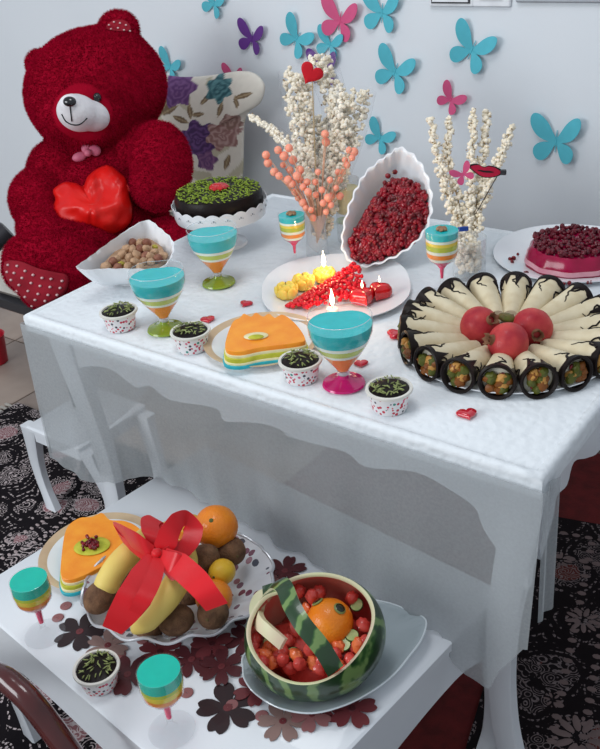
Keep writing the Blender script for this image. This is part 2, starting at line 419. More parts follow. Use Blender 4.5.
sp_ += [(y1 + .1, z1 + .02), (TD / 2, z1 - .01)]
half = [(v.x, v.y) for v in bez([(x, z, 0) for x, z in sp_], 4)]
full = half + [(TD - a, b) for a, b in reversed(half)]
g = prism_xz([(.05, .72)] + full + [(TD - .05, .72)], 0, .018)
Ry = Matrix(((0, -1, 0, 0), (1, 0, 0, 0), (0, 0, 1, 0), (0, 0, 0, 1)))
obj('side_apron', mv(xf(g, Ry), (TW - .03, 0, 0)), M_white, t); obj('side_apron', mv(xf(g, Ry), (.05, 0, 0)), M_white, t)
def cab_leg(h, sx, sy, k=1.0):
    """square cabriole leg; sx,sy = inward direction"""
    rs = []
    for i in range(25):
        u = i / 24; z = h * (1 - u)
        off = .03 + .040 * math.sin(PI * min(1, u ** 1.25)) ** 1.2 - .010 * max(0, (u - .8) / .2)
        wd = (.034 - .012 * math.sin(PI * min(u, .85) / 1.7) + .004 * max(0, (u - .85) / .15)) * k
        cx, cy = sx * off * k, sy * (.035 + .3 * (off - .03)) * k
        rs.append([(cx + a * wd, cy + b * wd * .62, z) for a, b in ((-1, -.8), (-.8, -1), (.8, -1), (1, -.8), (1, .8), (.8, 1), (-.8, 1), (-1, .8))])
    return rings(rs, True, True)
for x, sx in ((.012, 1), (TW - .008, -1)):
    for y, sy in ((.03, 1), (TD - .03, -1)): obj('leg', mv(cab_leg(.72, sx, sy), (x, y - .012 * sy, .016)), M_white, t)

# lace cloth: embossed top, short hanging edge
m, nt, b, oc = base_mat('white_lace', .55)
v1 = voro(nt, oc, 75, 'SMOOTH_F1'); n1 = nd(nt, 'ShaderNodeTexNoise'); n1.inputs['Scale'].default_value = 48; n1.inputs['Detail'].default_value = 4; nt.links.new(oc, n1.inputs['Vector'])
hh = math_n(nt, 'ADD', math_n(nt, 'MULTIPLY', v1, 1.1), math_n(nt, 'MULTIPLY', n1.outputs['Fac'], 1.2))
bp = nd(nt, 'ShaderNodeBump'); bp.inputs['Strength'].default_value = .45; bp.inputs['Distance'].default_value = .004
nt.links.new(hh, bp.inputs['Height']); nt.links.new(bp.outputs['Normal'], b.inputs['Normal']); b.inputs['Base Color'].default_value = (.76, .80, .83, 1)
M_lace = m
t = thing('tablecloth', 'white embossed lace tablecloth on the large table', 'tablecloth', (TW / 2, TD / 2, TH))
def cloth_edge():
    rs = []
    for inset, z in ((.016, .0035), (.012, .0065), (.004, .0065), (0, .003), (-.001, -.004), (0, -.030), (.003, -.031)):
        x, y = TW / 2 - inset, TD / 2 - inset; ring = []
        N = 40
        for k in range(N): ring.append((-x + 2 * x * k / N, -y))
        for k in range(N): ring.append((x, -y + 2 * y * k / N))
        for k in range(N): ring.append((x - 2 * x * k / N, y))
        for k in range(N): ring.append((-x, y - 2 * y * k / N))
        rs.append([(a, b_, z + (.0015 * noise.noise(Vector((a * 9, b_ * 9, 0))) if z < -.02 else 0)) for a, b_ in ring])
    return rings(rs)
obj('cloth_top', box((0, 0, .002), (TW - .02, TD - .02, .004), .001), M_lace, t)
obj('edge_band', cloth_edge(), M_lace, t, sharp=60)
TZ = TH + .0045
# tulle: sheer hanging skirt
m = bpy.data.materials.new('sheer_tulle'); m.use_nodes = True; nt = m.node_tree; nt.nodes.clear()
out = nd(nt, 'ShaderNodeOutputMaterial'); tr = nd(nt, 'ShaderNodeBsdfTransparent'); df = nd(nt, 'ShaderNodeBsdfDiffuse'); df.inputs[0].default_value = (.50, .53, .545, 1)
tl = nd(nt, 'ShaderNodeBsdfTranslucent'); tl.inputs[0].default_value = (.55, .58, .60, 1); ms = nd(nt, 'ShaderNodeMixShader'); ms.inputs[0].default_value = .3
tc = nd(nt, 'ShaderNodeTexCoord'); nn = nd(nt, 'ShaderNodeTexNoise'); nn.inputs['Scale'].default_value = 220; nt.links.new(tc.outputs['Object'], nn.inputs['Vector'])
mr = nd(nt, 'ShaderNodeMapRange'); mr.inputs[1].default_value = .3; mr.inputs[2].default_value = .7; mr.inputs[3].default_value = .56; mr.inputs[4].default_value = .64; nt.links.new(nn.outputs['Fac'], mr.inputs[0])
mx = nd(nt, 'ShaderNodeMixShader'); nt.links.new(df.outputs[0], ms.inputs[1]); nt.links.new(tl.outputs[0], ms.inputs[2])
nt.links.new(mr.outputs[0], mx.inputs[0]); nt.links.new(tr.outputs[0], mx.inputs[1]); nt.links.new(ms.outputs[0], mx.inputs[2]); nt.links.new(mx.outputs[0], out.inputs[0])
M_tulle = m
BH = .4069
hem = [(-.03, .405), (.0, .39), (.06, .372), (.15, .372), (.20, .385), (.235, .405), (.27, BH + .010), (.5, BH + .008), (.8, BH + .008), (.985, BH + .008), (1.005, .37), (1.03, .345), (1.07, .33), (1.09, .40), (1.125, .46)]
def lerp_tab(tab, x):
    for a, b_ in zip(tab, tab[1:]):
        if x <= b_[0]: u = (x - a[0]) / (b_[0] - a[0]); return a[1] + (b_[1] - a[1]) * max(0, u)
    return tab[-1][1]
ydr = [(-.03, -.01), (.15, .0), (.27, .045), (.6, .012), (.98, -.038), (1.125, -.03)]
def tul(u, v):
    x = -.006 + (TW + .012) * u; h = lerp_tab(hem, x); z = TH - .012 + (h - (TH - .012)) * v
    fold = .006 * math.sin(x * 38 + 1.3 * math.sin(x * 9)) * v + .004 * math.sin(x * 83 + 2) * v * v
    return (x - .012 * v * (1 - u) * 2, -.008 + (lerp_tab(ydr, x) + .008) * v ** 1.2 + fold, z + .002 * math.sin(x * 130) * v)
skirt = thing('tulle_skirt', 'sheer white tulle hanging down the front of the large table', 'tulle', (0, 0, TH))
obj('front_panel', mv(grid(tul, 160, 30), (0, 0, -TH)), M_tulle, skirt, sharp=180)
obj('end_flap', mv(grid(lambda u, v: (TW + .006 + .004 * math.sin(u * 9), -.008 + .055 * u + .01 * v, TH - .012 - (.25 + .01 * u) * v), 14, 14), (0, 0, -TH)), M_tulle, skirt, sharp=180)
obj('end_flap', mv(grid(lambda u, v: (-.008 - .012 * v + .004 * math.sin(u * 14), -.008 + .45 * u, TH - .012 - (.33 + .03 * math.sin(u * 5)) * v), 20, 14), (0, 0, -TH)), M_tulle, skirt, sharp=180)

# ------------------------------------------------------------------ small table
by = math.radians(-5.95)
Bx = Vector((math.cos(by), math.sin(by), 0)); Byy = Vector((-math.sin(by), math.cos(by), 0))
B0 = Vector((.2526, .0475, 0)) - Byy * .447      # near-left corner
t = thing('coffee_table', 'low white coffee table pushed partly under the large one', 'table', B0, by)
BW, BD = .755, .447 + .15
obj('tabletop', box((BW / 2, BD / 2, BH - .011), (BW, BD, .022), .003), M_white, t)
def ap_curve(L, n=40, drop=.105, deep=.05):
    pts = []
    for i in range(n + 1):
        u = i / n; e = min(u, 1 - u) * 2; pts.append((.003 + (L - .006) * u, BH - .012 - drop - (deep) * max(0, 1 - e * 2.2) ** 2 + .012 * math.sin(e * PI)))
    return pts
g = prism_xz([(.003, BH - .012)] + ap_curve(BW) + [(BW - .003, BH - .012)], 0, .016)
obj('apron', mv(g, (0, .004, 0)), M_white, t); obj('apron', mv(g, (0, BD - .02, 0)), M_white, t)
g = xf(prism_xz([(.003, BH - .012)] + ap_curve(BD) + [(BD - .003, BH - .012)], 0, .016), Ry)
obj('apron', mv(g, (BW - .004, 0, 0)), M_white, t); obj('apron', mv(g, (.02, 0, 0)), M_white, t)
for x, sx in ((.0, 1), (BW, -1)):
    for y, sy in ((.0, 1), (BD, -1)): obj('leg', mv(cab_leg(BH - .04, -sx * .3, -sy * .2, .8), (x + sx * (.026 if not (x > 0 and y > 0) else .004), y + sy * .035, .016)), M_white, t)
BZ = BH + .0003
# third table of the nest, only its leg and a rim show at the left
t = thing('side_table', 'small white side table with a curved leg left of the large table', 'table', (-.345, .15, 0))
obj('tabletop', box((.115, .105, .292), (.21, .24, .016), .004), M_white, t)
obj('apron', box((.115, .105, .268), (.18, .22, .04), .003), M_white, t)
for x, sx in ((.025, 1), (.205, -1)):
    for y, sy in ((-.02, 1), (.23, -1)): obj('leg', mv(cab_leg(.27, -sx, sy, .8), (x, y, .016)), M_white, t)

# ------------------------------------------------------------------ seat for the bear, odds at the left edge
M_cre = mat('cream_upholstery', (.60, .58, .53), .85, bump=.3, bscale=200)
bx0 = Vector((-.52, .78, 0))
t = thing('settee', 'cream upholstered bench with a black rolled arm behind the red bear', 'seat', bx0)
obj('seat', box((0, .03, .46), (.94, .62, .12), .03), M_cre, t)
obj('frame', box((0, .03, .375), (.90, .60, .05), .01), pk, t)
for x in (-.34, .34):
    for y in (-.05, .28): obj('foot', lathe([(.018, .0), (.026, .36)], 12, c0=True, c1=True), pk, t, loc=(x, y, 0))
a0 = PD(-30, 268, 2.46) - bx0; a1 = PD(8, 230, 2.46) - bx0
obj('armrest', tube(bez([a0 + Vector((-.1, .0, -.3)), a0, (a0 + a1) / 2 + Vector((0, 0, .004)), a1], 6), .028, 12), pk, t)
t = thing('bucket', 'small red plastic bucket on the floor tiles at the left edge', 'bucket', P(-4, 362, 0))
mrp = mat('red_plastic', (.45, .015, .03), .35)
obj('body', lathe([(.002, .002), (.045, .002), (.055, .11), (.058, .112), (.053, .108), (.043, .008), (.002, .008)], 24), mrp, t)
obj('handle', tube([(.056 * math.cos(a), .0, .112 + .03 * math.sin(a)) for a in [PI * k / 12 for k in range(13)]], .002, 6), pw, t)

# ------------------------------------------------------------------ blended bodies by voxel remesh
def blend(geo, voxel, smooth, name):
    me = bpy.data.meshes.new(name); me.from_pydata([tuple(v) for v in geo[0]], [], [tuple(f) for f in geo[1]])
    o = bpy.data.objects.new(name, me); COL.objects.link(o)
    md = o.modifiers.new('r', 'REMESH'); md.mode = 'VOXEL'; md.voxel_size = voxel
    md = o.modifiers.new('s', 'SMOOTH'); md.factor = .6; md.iterations = smooth
    dg = bpy.context.evaluated_depsgraph_get(); dg.update()
    m2 = bpy.data.meshes.new_from_object(o.evaluated_get(dg)); bpy.data.objects.remove(o); bpy.data.meshes.remove(me)
    return [v.co.copy() for v in m2.vertices], [tuple(p.vertices) for p in m2.polygons]
def fur(geo, n, length, width, droop=.3, seed=3, skip=None):
    rnd = random.Random(seed); V, F = geo; tris = []; ar = []
    for f in F:
        a, b_, c = (Vector(V[i]) for i in f[:3]); nn_ = (b_ - a).cross(c - a); A = nn_.length * (1 if len(f) > 3 else .5); tris.append((a, b_, c, Vector(V[f[3]]) if len(f) > 3 else None, nn_.normalized())); ar.append(A)
    VV, FF = [], []
    for tr_ in rnd.choices(tris, ar, k=n):
        a, b_, c, d, nn_ = tr_; u, v = rnd.random(), rnd.random()
        p = (a + (b_ - a) * u + (d - a) * v * (1 - u) + (c - a) * u * v * 1.0 - (b_ - a) * u * v) if d else a + (b_ - a) * u * .5 + (c - a) * v * .5
        if skip and skip(p): continue
        dr = (nn_ + Vector((rnd.uniform(-1, 1), rnd.uniform(-1, 1), rnd.uniform(-1, 1))) * .55 + Vector((0, 0, -droop))).normalized()
        s = dr.cross(Vector((rnd.uniform(-1, 1), rnd.uniform(-1, 1), rnd.uniform(-1, 1)))).normalized() * width
        k = len(VV); VV += [p - s, p + s, p + dr * length * rnd.uniform(.6, 1.2)]; FF.append((k, k + 1, k + 2))
    return VV, FF

# ------------------------------------------------------------------ teddy bear
def blob(x, y, dep, rx, ry, rz, roll=0):
    """ellipsoid centred on a photograph point at depth dep; radii in photograph pixels, turned in the view plane"""
    k = dep / FPX; c = PD(x, y, dep); ca, sa = math.cos(roll), math.sin(roll)
    ax = RT * ca + UP * sa; ay = UP * ca - RT * sa
    M = Matrix(((ax.x * rx * k, ay.x * ry * k, -FW.x * rz * k, c.x), (ax.y * rx * k, ay.y * ry * k, -FW.y * rz * k, c.y), (ax.z * rx * k, ay.z * ry * k, -FW.z * rz * k, c.z), (0, 0, 0, 1)))
    return xf(ell((0, 0, 0), (1, 1, 1), nu=24, nv=16), M)
bear0 = Vector((-.43, .62, .52))
bg = join(blob(96, 90, 2.45, 71, 58, 60, .30), blob(112, 80, 2.45, 50, 50, 50), blob(85, 118, 2.40, 50, 32, 42),
          blob(40, 63, 2.44, 15, 14, 12, .3), blob(120, 27, 2.43, 20, 16, 15, -.25), blob(112, 31, 2.43, 15, 15, 13, -.1),
          blob(105, 195, 2.52, 62, 62, 55), blob(108, 235, 2.50, 68, 48, 55),
          blob(58, 172, 2.46, 30, 32, 30), blob(38, 200, 2.42, 28, 32, 28), blob(44, 228, 2.36, 27, 26, 26), blob(62, 238, 2.32, 24, 18, 22),
          blob(142, 150, 2.46, 32, 30, 30), blob(161, 163, 2.36, 31, 42, 24, .12), blob(158, 185, 2.34, 28, 26, 22),
          blob(80, 248, 2.36, 40, 28, 34), blob(52, 266, 2.24, 50, 34, 26, .1), blob(45, 258, 2.24, 42, 28, 26), blob(58, 285, 2.24, 38, 24, 22, .3),
          blob(130, 258, 2.44, 50, 26, 40), blob(172, 242, 2.40, 34, 24, 26))
bg = mv(bg, -bear0)
bg = blend(bg, .0085, 6, 'bearbody'); print('bear minz', min(v.z for v in bg[0]) + bear0.z)
print('bear verts', len(bg[0]))
M_plush = mat('red_plush', (.36, .003, .022), .9, (.28, .002, .015), 14, bump=.3, bscale=170, spec=.05)
M_fur = mat('red_plush_pile', (.38, .003, .026), .9, (.28, .002, .018), 12, spec=.03)
bear = thing('teddy_bear', 'big dark red plush teddy bear sitting behind the left end of the table', 'teddy bear', bear0)
obj('body', bg, M_plush, bear, sharp=180)
mz = PD(81, 113, 2.25) - bear0
def near_muzzle(p): q = p + bear0; return (q - PD(82, 113, 2.30)).length < .075
obj('fur', fur(bg, 190000, .0085, .0008, skip=near_muzzle), M_fur, bear, kind='stuff', sharp=180)
m_muz = mat('white_plush', (.80, .78, .80), .9, bump=.3, bscale=200)
muz = blend(mv(join(blob(78, 113, 2.27, 21, 18, 26, -.1), blob(92, 116, 2.30, 18, 15, 20, -.2), blob(74, 108, 2.25, 15, 13, 22)), -bear0), .006, 8, 'mz')
mzo = obj('muzzle', muz, m_muz, bear, 'white plush muzzle', sharp=180)
from mathutils.bvhtree import BVHTree
bv = BVHTree.FromPolygons([tuple(v + bear0) for v in muz[0]], muz[1])
def onmuz(x, y, lift=.001):
    h = bv.ray_cast(CAM, ray(x, y).normalized()); return (h[0] + h[1] * lift - bear0) if h[0] else PD(x, y, 2.2) - bear0
nose = onmuz(70, 102, 0)
g = blob(69.5, 101.5, 2.25, 6.5, 5, 4); cen = PD(69.5, 101.5, 2.25); g = mv(g, nose - cen + (-FW) * .003 )
m_blk = mat('black_gloss', (.006, .006, .008), .15, coat=.8)
obj('nose', g, m_blk, mzo, 'black stitched nose')
m_th = mat('black_thread', (.01, .01, .012), .7)
obj('mouth', join(tube([onmuz(70 + .4 * k * .3, 105 + k) for k in range(0, 17, 2)], .0016, 6), tube(bez([onmuz(62, 114), onmuz(66, 121), onmuz(73, 124.5), onmuz(80, 124), onmuz(87, 118)], 4), .0016, 6)), m_th, mzo, 'stitched smile')
bvb = BVHTree.FromPolygons([tuple(v + bear0) for v in bg[0]], bg[1])
def onbear(x, y, lift=0):
    h = bvb.ray_cast(CAM, ray(x, y).normalized()); return h[0] + h[1] * lift
ep = onbear(97, 98, .006); obj('eye', ell(ep - bear0, (.011, .011, .012)), m_blk, bear)
# dotted sole and ear lining
M_dot = mat('dark_red_velvet', (.30, .006, .02), .85, (.22, .004, .014), 20, bump=.2)
M_dt = mat('pale_dot_thread', (.68, .45, .45), .8)
def patch(poly, lift, m_, name, label=None):
    """cloth panel sewn on the bear: outline in photograph points, laid on the body surface"""
    c = Vector((sum(p[0] for p in poly) / len(poly), sum(p[1] for p in poly) / len(poly), 0)); o_ = bezc([(p[0], p[1], 0) for p in poly], 4)
    rs = []
    for s in (1.0, .96, .85, .7, .5, .3, .12):
        ring = []
        for q in o_:
            v = c + (q - c) * s; h = bvb.ray_cast(CAM, ray(v.x, v.y).normalized())
            if not h[0]: v = c + (q - c) * s * .93; h = bvb.ray_cast(CAM, ray(v.x, v.y).normalized())
            pt = h[0] if h[0] else PD(v.x, v.y, 2.24)
            ring.append(pt - ray(v.x, v.y).normalized() * (lift if s < 1 else 0) - bear0)
        rs.append(ring)
    return obj(name, rings(rs, False, True), m_, bear, label, sharp=180)

patch([(4, 262), (20, 261), (38, 268), (55, 272), (68, 276), (66, 292), (50, 303), (33, 309), (18, 296), (6, 280)], .015, M_dot, 'foot_pad', 'dark red sole with white dots')
patch([(105, 28), (112, 21), (124, 20), (131, 27), (128, 31), (115, 31)], .012, M_dot, 'ear_lining', 'white dotted ear lining')
def dotrow(qs, nm, rad=.0038):
    gs = []
    for x, y in qs:
        h = bvb.ray_cast(CAM, ray(x, y).normalized())
        if h[0]: gs.append(ell(h[0] - ray(x, y).normalized() * .017 - bear0, (rad, rad, rad * .8), nu=8, nv=6))
    obj(nm, join(*gs), M_dt, bear, kind='stuff')
dotrow([(8, 265), (17, 266), (7, 272), (25, 271), (14, 273), (33, 275), (11, 280), (22, 278), (42, 278), (51, 279), (19, 285), (31, 283), (17, 291), (28, 291), (40, 286), (50, 287), (60, 288), (38, 294), (25, 297), (48, 295), (57, 295), (35, 300), (45, 301), (32, 306), (62, 281)], 'sole_dots')
dotrow([(109, 25), (114, 22), (120, 23), (126, 25), (111, 29), (118, 28), (124, 30), (130, 31)], 'ear_dots', .003)
# satin heart parcel
m_sat = mat('red_satin', (.72, .012, .008), .34, (.62, .006, .006), 12, bump=.25, bscale=16)
hc = Vector(onbear(92, 205)) - FW * .0
g0 = thing('satin_heart', 'shiny bright red satin heart cushion held in the bear lap', 'cushion', hc)
kk = 2.25 / FPX
outl = [(50, 212), (55, 200), (53, 190), (64, 182), (76, 183), (83, 186), (88, 176), (98, 168), (108, 165), (118, 171), (127, 180), (130, 195), (133, 212), (128, 226), (110, 236), (88, 238), (66, 234)]
oc_ = bezc([(x, y, 0) for x, y in outl], 5); cc = Vector((93, 206, 0)); dep0 = (hc - CAM).dot(FW) - .005
rs = []
for s, tk in ((1, .0), (.97, .28), (.92, .45), (.86, .6), (.78, .72), (.7, .82), (.6, .9), (.5, .95), (.4, .98), (.3, 1), (.2, 1), (.1, 1.0)):
    ring = []
    for j, q in enumerate(oc_):
        v = cc + (q - cc) * s; cr = .030 * noise.noise(Vector((v.x * .045, v.y * .045, 1))) * (1 - s ** 4) + .012 * abs(noise.noise(Vector((v.x * .11, v.y * .07, 4))))
        ring.append(PD(v.x, v.y, dep0 - .06 * tk - cr) - hc)
    rs.append(ring)
rb = [[PD(q.x, q.y, dep0) - hc for q in oc_], [PD((cc + (q - cc) * .7).x, (cc + (q - cc) * .7).y, dep0 + .03) - hc for q in oc_]]
obj('pouch', rings([rb[1], *rs], True, True), m_sat, g0, sharp=60)
obj('seam_frill', ribbon([PD(q.x, q.y, dep0 - .012) - hc for q in bez([(83, 187, 0), (90, 196, 0), (96, 190, 0), (103, 178, 0)], 5)], [UP * .006] * 16, .001), m_sat, g0)
obj('seam_frill', ribbon([PD(q.x, q.y, dep0 - .02) - hc for q in bez([(106, 168, 0), (115, 178, 0), (124, 184, 0), (130, 190, 0)], 5)], [UP * .006] * 16, .001), m_sat, g0)
# pink bow
pc = Vector(onbear(88, 153)) - FW * .01
m_pk = mat('pink_organza', (.62, .16, .24), .5, (.5, .1, .18), 40)
t = thing('hair_bow', 'small dusty pink fabric bow under the bear chin', 'bow', pc)
obj('loop', mv(blob(80, 158, 2.25, 8, 5, 4, .3), PD(80, 158, 2.25) * 0 - PD(88, 153, 2.25)), m_pk, t)
obj('loop', mv(blob(87, 148, 2.25, 5, 7, 4, -.2), -PD(88, 153, 2.25)), m_pk, t)
obj('loop', mv(blob(96, 151, 2.25, 7, 6, 4, -.5), -PD(88, 153, 2.25)), m_pk, t)
obj('knot', mv(blob(89, 154, 2.24, 4, 4, 4), -PD(88, 153, 2.25)), m_pk, t)

# ------------------------------------------------------------------ floral cushion
cq = [(150, 82), (160, 75), (185, 77), (212, 75), (240, 71), (256, 74), (265, 86), (261, 102), (250, 111), (245, 122), (244, 145), (243, 175), (238, 205), (200, 212), (165, 212), (140, 205), (135, 160), (142, 115)]
co = bezc([(x, y, 0) for x, y in cq], 14); cc = Vector((195, 140, 0)); V = []; rs = []; CY = 1.09
for sgn, steps in ((1, [.02] + [k / 64 for k in range(1, 65)]), (-1, [k / 8 for k in range(7, 0, -1)] + [.02])):
    for s in steps:
        ring = []
        for q in co:
            v = cc + (q - cc) * s; p = PY(v.x, v.y, CY); th = .035 * (1 - s ** 3) ** .6 if s < 1 else 0
            ring.append(p + Vector((0, -th * sgn, 0)))
        rs.append(ring)
c0 = PY(200, 210, CY); cu = thing('cushion', 'cream cushion printed with purple, teal and brown flowers behind the bear', 'cushion', c0)
g = rings(rs, True, True); g = mv(g, -c0)
cm, nt, b, oc = base_mat('floral_print', .8)
at_ = nd(nt, 'ShaderNodeVertexColor', layer_name='print'); nt.links.new(at_.outputs['Color'], b.inputs['Base Color'])
cov = obj('cover', g, cm, cu, sharp=180)
fl_spec = []
def flw(x, y, r, col, col2, pet=6, w=.16): fl_spec.append((x, y, r * 1.15, col, col2, pet, w))
flw(183, 88, 14, (.10, .03, .14), (.20, .09, .25)); flw(224, 87, 11, (.015, .08, .10), (.10, .25, .27)); flw(206, 137, 16, (.05, .015, .09), (.13, .05, .20))
flw(214, 158, 8, (.11, .04, .14), (.22, .10, .22), 5); flw(228, 133, 12, (.26, .13, .12), (.45, .30, .28)); flw(236, 120, 7, (.22, .12, .10), (.4, .27, .24), 5)
lvs = [(170, 105, 14, .9), (166, 98, 10, 2.2), (176, 108, 10, .5), (188, 117, 9, -.4), (197, 109, 8, -1.4), (227, 107, 8, 1.3), (212, 97, 8, .9), (248, 94, 9, .3), (242, 100, 7, 1.8), (163, 112, 9, 1.5), (205, 112, 7, .1), (232, 160, 8, 1.3)]
me = cov.data; ca = me.color_attributes.new('print', 'FLOAT_COLOR', 'POINT')
def inv(p):
    d = p - CAM; z = d.dot(FW); return 300 + FPX * d.dot(RT) / z, 374.5 - FPX * d.dot(UP) / z
# colours are a flat print: laid out on the cushion's own front face
for i, v in enumerate(me.vertices):
    p = v.co + c0; p = Vector((p.x, CY, p.z)); x, y = inv(p); nz_ = noise.noise(Vector((x * .22, y * .22, 3)))
    c = Vector((.70, .66, .58)) * (1 + .05 * nz_)
    if noise.noise(Vector((x * .05, y * .05, 9))) > .25: c = Vector((.50, .46, .34))
    for lx, ly, ll, la in lvs:
        dx, dy = x - lx, y - ly; a = dx * math.cos(la) - dy * math.sin(la); bb = dx * math.sin(la) + dy * math.cos(la)
        if abs(a) < ll and abs(bb) < ll * .32 * (1 - (a / ll) ** 2): c = Vector((.17, .11, .06)) if abs(bb) > .7 else Vector((.32, .24, .14))
    for fx, fy, fr, c1, c2, pet, wd in fl_spec:
        dx, dy = x - fx, y - fy; rr = math.hypot(dx, dy); an = math.atan2(dy, dx); lim = fr * (1 + wd * math.cos(pet * an + fx) + .12 * nz_)
        if rr < lim:
            k = .5 + .5 * math.sin(rr * 1.1 + 2 * math.sin(an * pet * .5 + fy) + nz_ * 4); c = Vector(c1).lerp(Vector(c2), max(0, min(1, k)) ** 1.6)
    ca.data[i].color = (*c, 1)

# ------------------------------------------------------------------ chair rail at lower left
M_mah = mat('mahogany_gloss', (.085, .012, .012), .22, (.05, .006, .006), 14, coat=.7)
rp = [PY(x, y, -.52) for x, y in ((-75, 668), (-35, 666), (0, 676), (18, 689), (33, 704), (50, 726), (66, 748), (84, 775))]
base = Vector((rp[-1].x, -.52, 0))
ch = thing('chair', 'dark mahogany chair whose curved arm shows at the lower left corner', 'chair', base)
pth = bez(rp, 6) + [rp[-1] + Vector((.005, 0, -.03)), Vector((rp[-1].x + .005, -.52, .016))]
obj('arm', mv(tube(pth, .0185, 14), -base), M_mah, ch)
obj('arm_post', mv(tube([rp[0], Vector((rp[0].x - .05, -.52, rp[0].z - .05)), Vector((rp[0].x - .07, -.52, .016))], .018, 12), -base), M_mah, ch)

# ------------------------------------------------------------------ tableware on the big table
cupm, nt, b, oc = base_mat('flower_print_paper', .6)
cm_ = nd(nt, 'ShaderNodeTexVoronoi'); cm_.inputs['Scale'].default_value = 150; nt.links.new(oc, cm_.inputs['Vector'])
hue = nd(nt, 'ShaderNodeSeparateColor'); nt.links.new(cm_.outputs['Color'], hue.inputs[0])
pc_ = ramp(nt, hue.outputs[0], [(0, (.55, .02, .05)), (.38, (.62, .12, .20)), (.6, (.03, .03, .05)), (.75, (.03, .25, .20)), (.85, (.5, .02, .05))], True)
nt.links.new(mixc(nt, math_n(nt, 'LESS_THAN', cm_.outputs['Distance'], .38), (.78, .76, .76), pc_), b.inputs['Base Color'])
M_rimp = mat('cream_paper', (.78, .76, .70), .6)
def make_cup(label):
    t = thing('dessert_cup', label, 'dessert cup', (0, 0, 0), group='paper cups of chocolate dessert')
    obj('cup_wall', lathe([(.001, .001), (.0265, .001), (.0275, .002), (.033, .036), (.0305, .036), (.026, .006), (.001, .006)], 36), cupm, t)
    obj('rim', lathe([(.033, .033), (.0365, .0335), (.0375, .036), (.0368, .0385), (.0325, .0385), (.0320, .036)], 36), M_rimp, t)
    d = obj('chocolate', lathe([(.0008, .0405), (.012, .0405), (.024, .039), (.0318, .036), (.031, .033)], 30), M_choc, t)
    rnd = random.Random(5); gs = []
    for k in range(44):
        a = rnd.random() * 2 * PI; rr = .027 * math.sqrt(rnd.random())
        gs.append(ell((rr * math.cos(a), rr * math.sin(a), .0415 + rnd.random() * .0025), (.0052 + .001 * rnd.random(), .0012, .0012), (0, rnd.uniform(-.3, .3), rnd.random() * PI), 6, 4))
    obj('pistachio_slivers', join(*gs), mat('pistachio_pale', (.36, .40, .16), .6, (.16, .20, .06), 300), t, kind='stuff')
    return t
cup = make_cup('leftmost printed paper cup of chocolate, beside the nut bowl')
cup.location = P(118, 309, .795).xy.to_3d() + Vector((0, 0, TZ)); cup.rotation_euler.z = .4
for q, z, zz, l in (((190, 329), .795, TZ, 'paper cup in front of the green-footed glass and red hearts'), ((300, 358), .795, TZ, 'paper cup between the heart cake plate and the pink-footed glass'),
                    ((389, 386), .795, TZ, 'rightmost paper cup, in front of the chocolate roll platter'), ((96, 666), BH + .04, BZ, 'printed paper cup standing on the low table')):
    dup(cup, P(*q, z).xy.to_3d() + Vector((0, 0, zz)), random.random() * 6, l)

def heartmod(a, r, z):
    if z < .05: return 1
    k = min(1, (z - .05) / .04); return 1 - .16 * k * math.exp(-((a - PI / 2) / .42) ** 2) + .03 * k * math.exp(-((a + PI / 2) / .6) ** 2)
def layer(prof, z0, z1, inset=.0012, mod=None, top=True, n=40):
    """solid between z0 and z1 inside a profile"""
    def rad(z):
        for (r0, a), (r1, b_) in zip(prof, prof[1:]):
            if a <= z <= b_: return r0 + (r1 - r0) * (z - a) / max(1e-6, b_ - a)
        return prof[-1][0]
    zs = [z0 + (z1 - z0) * k / 4 for k in range(5)]
    return lathe([(max(.0015, rad(z) - inset), z) for z in zs], n, mod, True, True)
def make_goblet(label, footm):
    t = thing('dessert_glass', label, 'dessert glass', (0, 0, 0), group='heart-shaped jelly glasses')
    bowl = [(.009, .024), (.012, .030), (.022, .042), (.034, .057), (.0455, .074), (.0525, .091), (.054, .105), (.0525, .117)]
    obj('bowl', lathe(bowl + [(.0515, .1175)], 48, heartmod), M_glass, t)
    obj('glass_rim', tube([((.0525 * heartmod(2 * PI * k / 72, 1, .117)) * math.cos(2 * PI * k / 72), (.0525 * heartmod(2 * PI * k / 72, 1, .117)) * math.sin(2 * PI * k / 72), 1.0 * .1172) for k in range(73)], .0006, 6, caps=False), clear('rim_glass', opacity=.25, body=(.85, .9, .95)), t)
    obj('foot', lathe([(.0005, .0008), (.033, .0008), (.0365, .003), (.035, .006), (.020, .009), (.010, .014), (.008, .019)], 36), footm, t)
    obj('stem', lathe([(.008, .018), (.0105, .021), (.0095, .025), (.0075, .022)], 20, c0=True, c1=True), clear('stem_glass', opacity=.35), t)
    for (a, b_, m_, n_) in ((.027, .058, M_oran, 'orange'), (.0582, .0635, M_cream, 'cream'), (.0637, .0745, M_green, 'lime'), (.0747, .0805, M_cream, 'cream'), (.0807, .1040, M_blue, 'turquoise')):
        obj('jelly_layer', layer(bowl, a, b_, mod=heartmod), m_, t, n_ + ' jelly layer')
    return t
M_gfoot = mat('green_glass', (.26, .36, .03), .1, (.20, .29, .02), 30, coat=.5)
M_pfoot = mat('magenta_glass', (.62, .008, .18), .1, (.52, .006, .13), 30, coat=.5)
camaz = math.atan2(-.9561 - .1, 1.4955 - .7) + PI / 2
gl = make_goblet('turquoise layered jelly glass with green foot beside the leftmost cups', M_gfoot)
gl.location = P(166, 330, TZ); gl.rotation_euler.z = camaz; gl.scale = (.98, .98, 1.07)
g2 = dup(gl, P(219, 284, TZ), camaz, 'green-footed turquoise jelly glass in front of the cake stand', scale=1.05)
g2.scale = (.98, .98, 1.08); g3 = make_goblet('turquoise layered jelly glass with magenta foot near the front edge', M_pfoot); g3.location = P(344, 385, TZ); g3.rotation_euler.z = camaz; g3.scale = (.99, .99, 1.10)

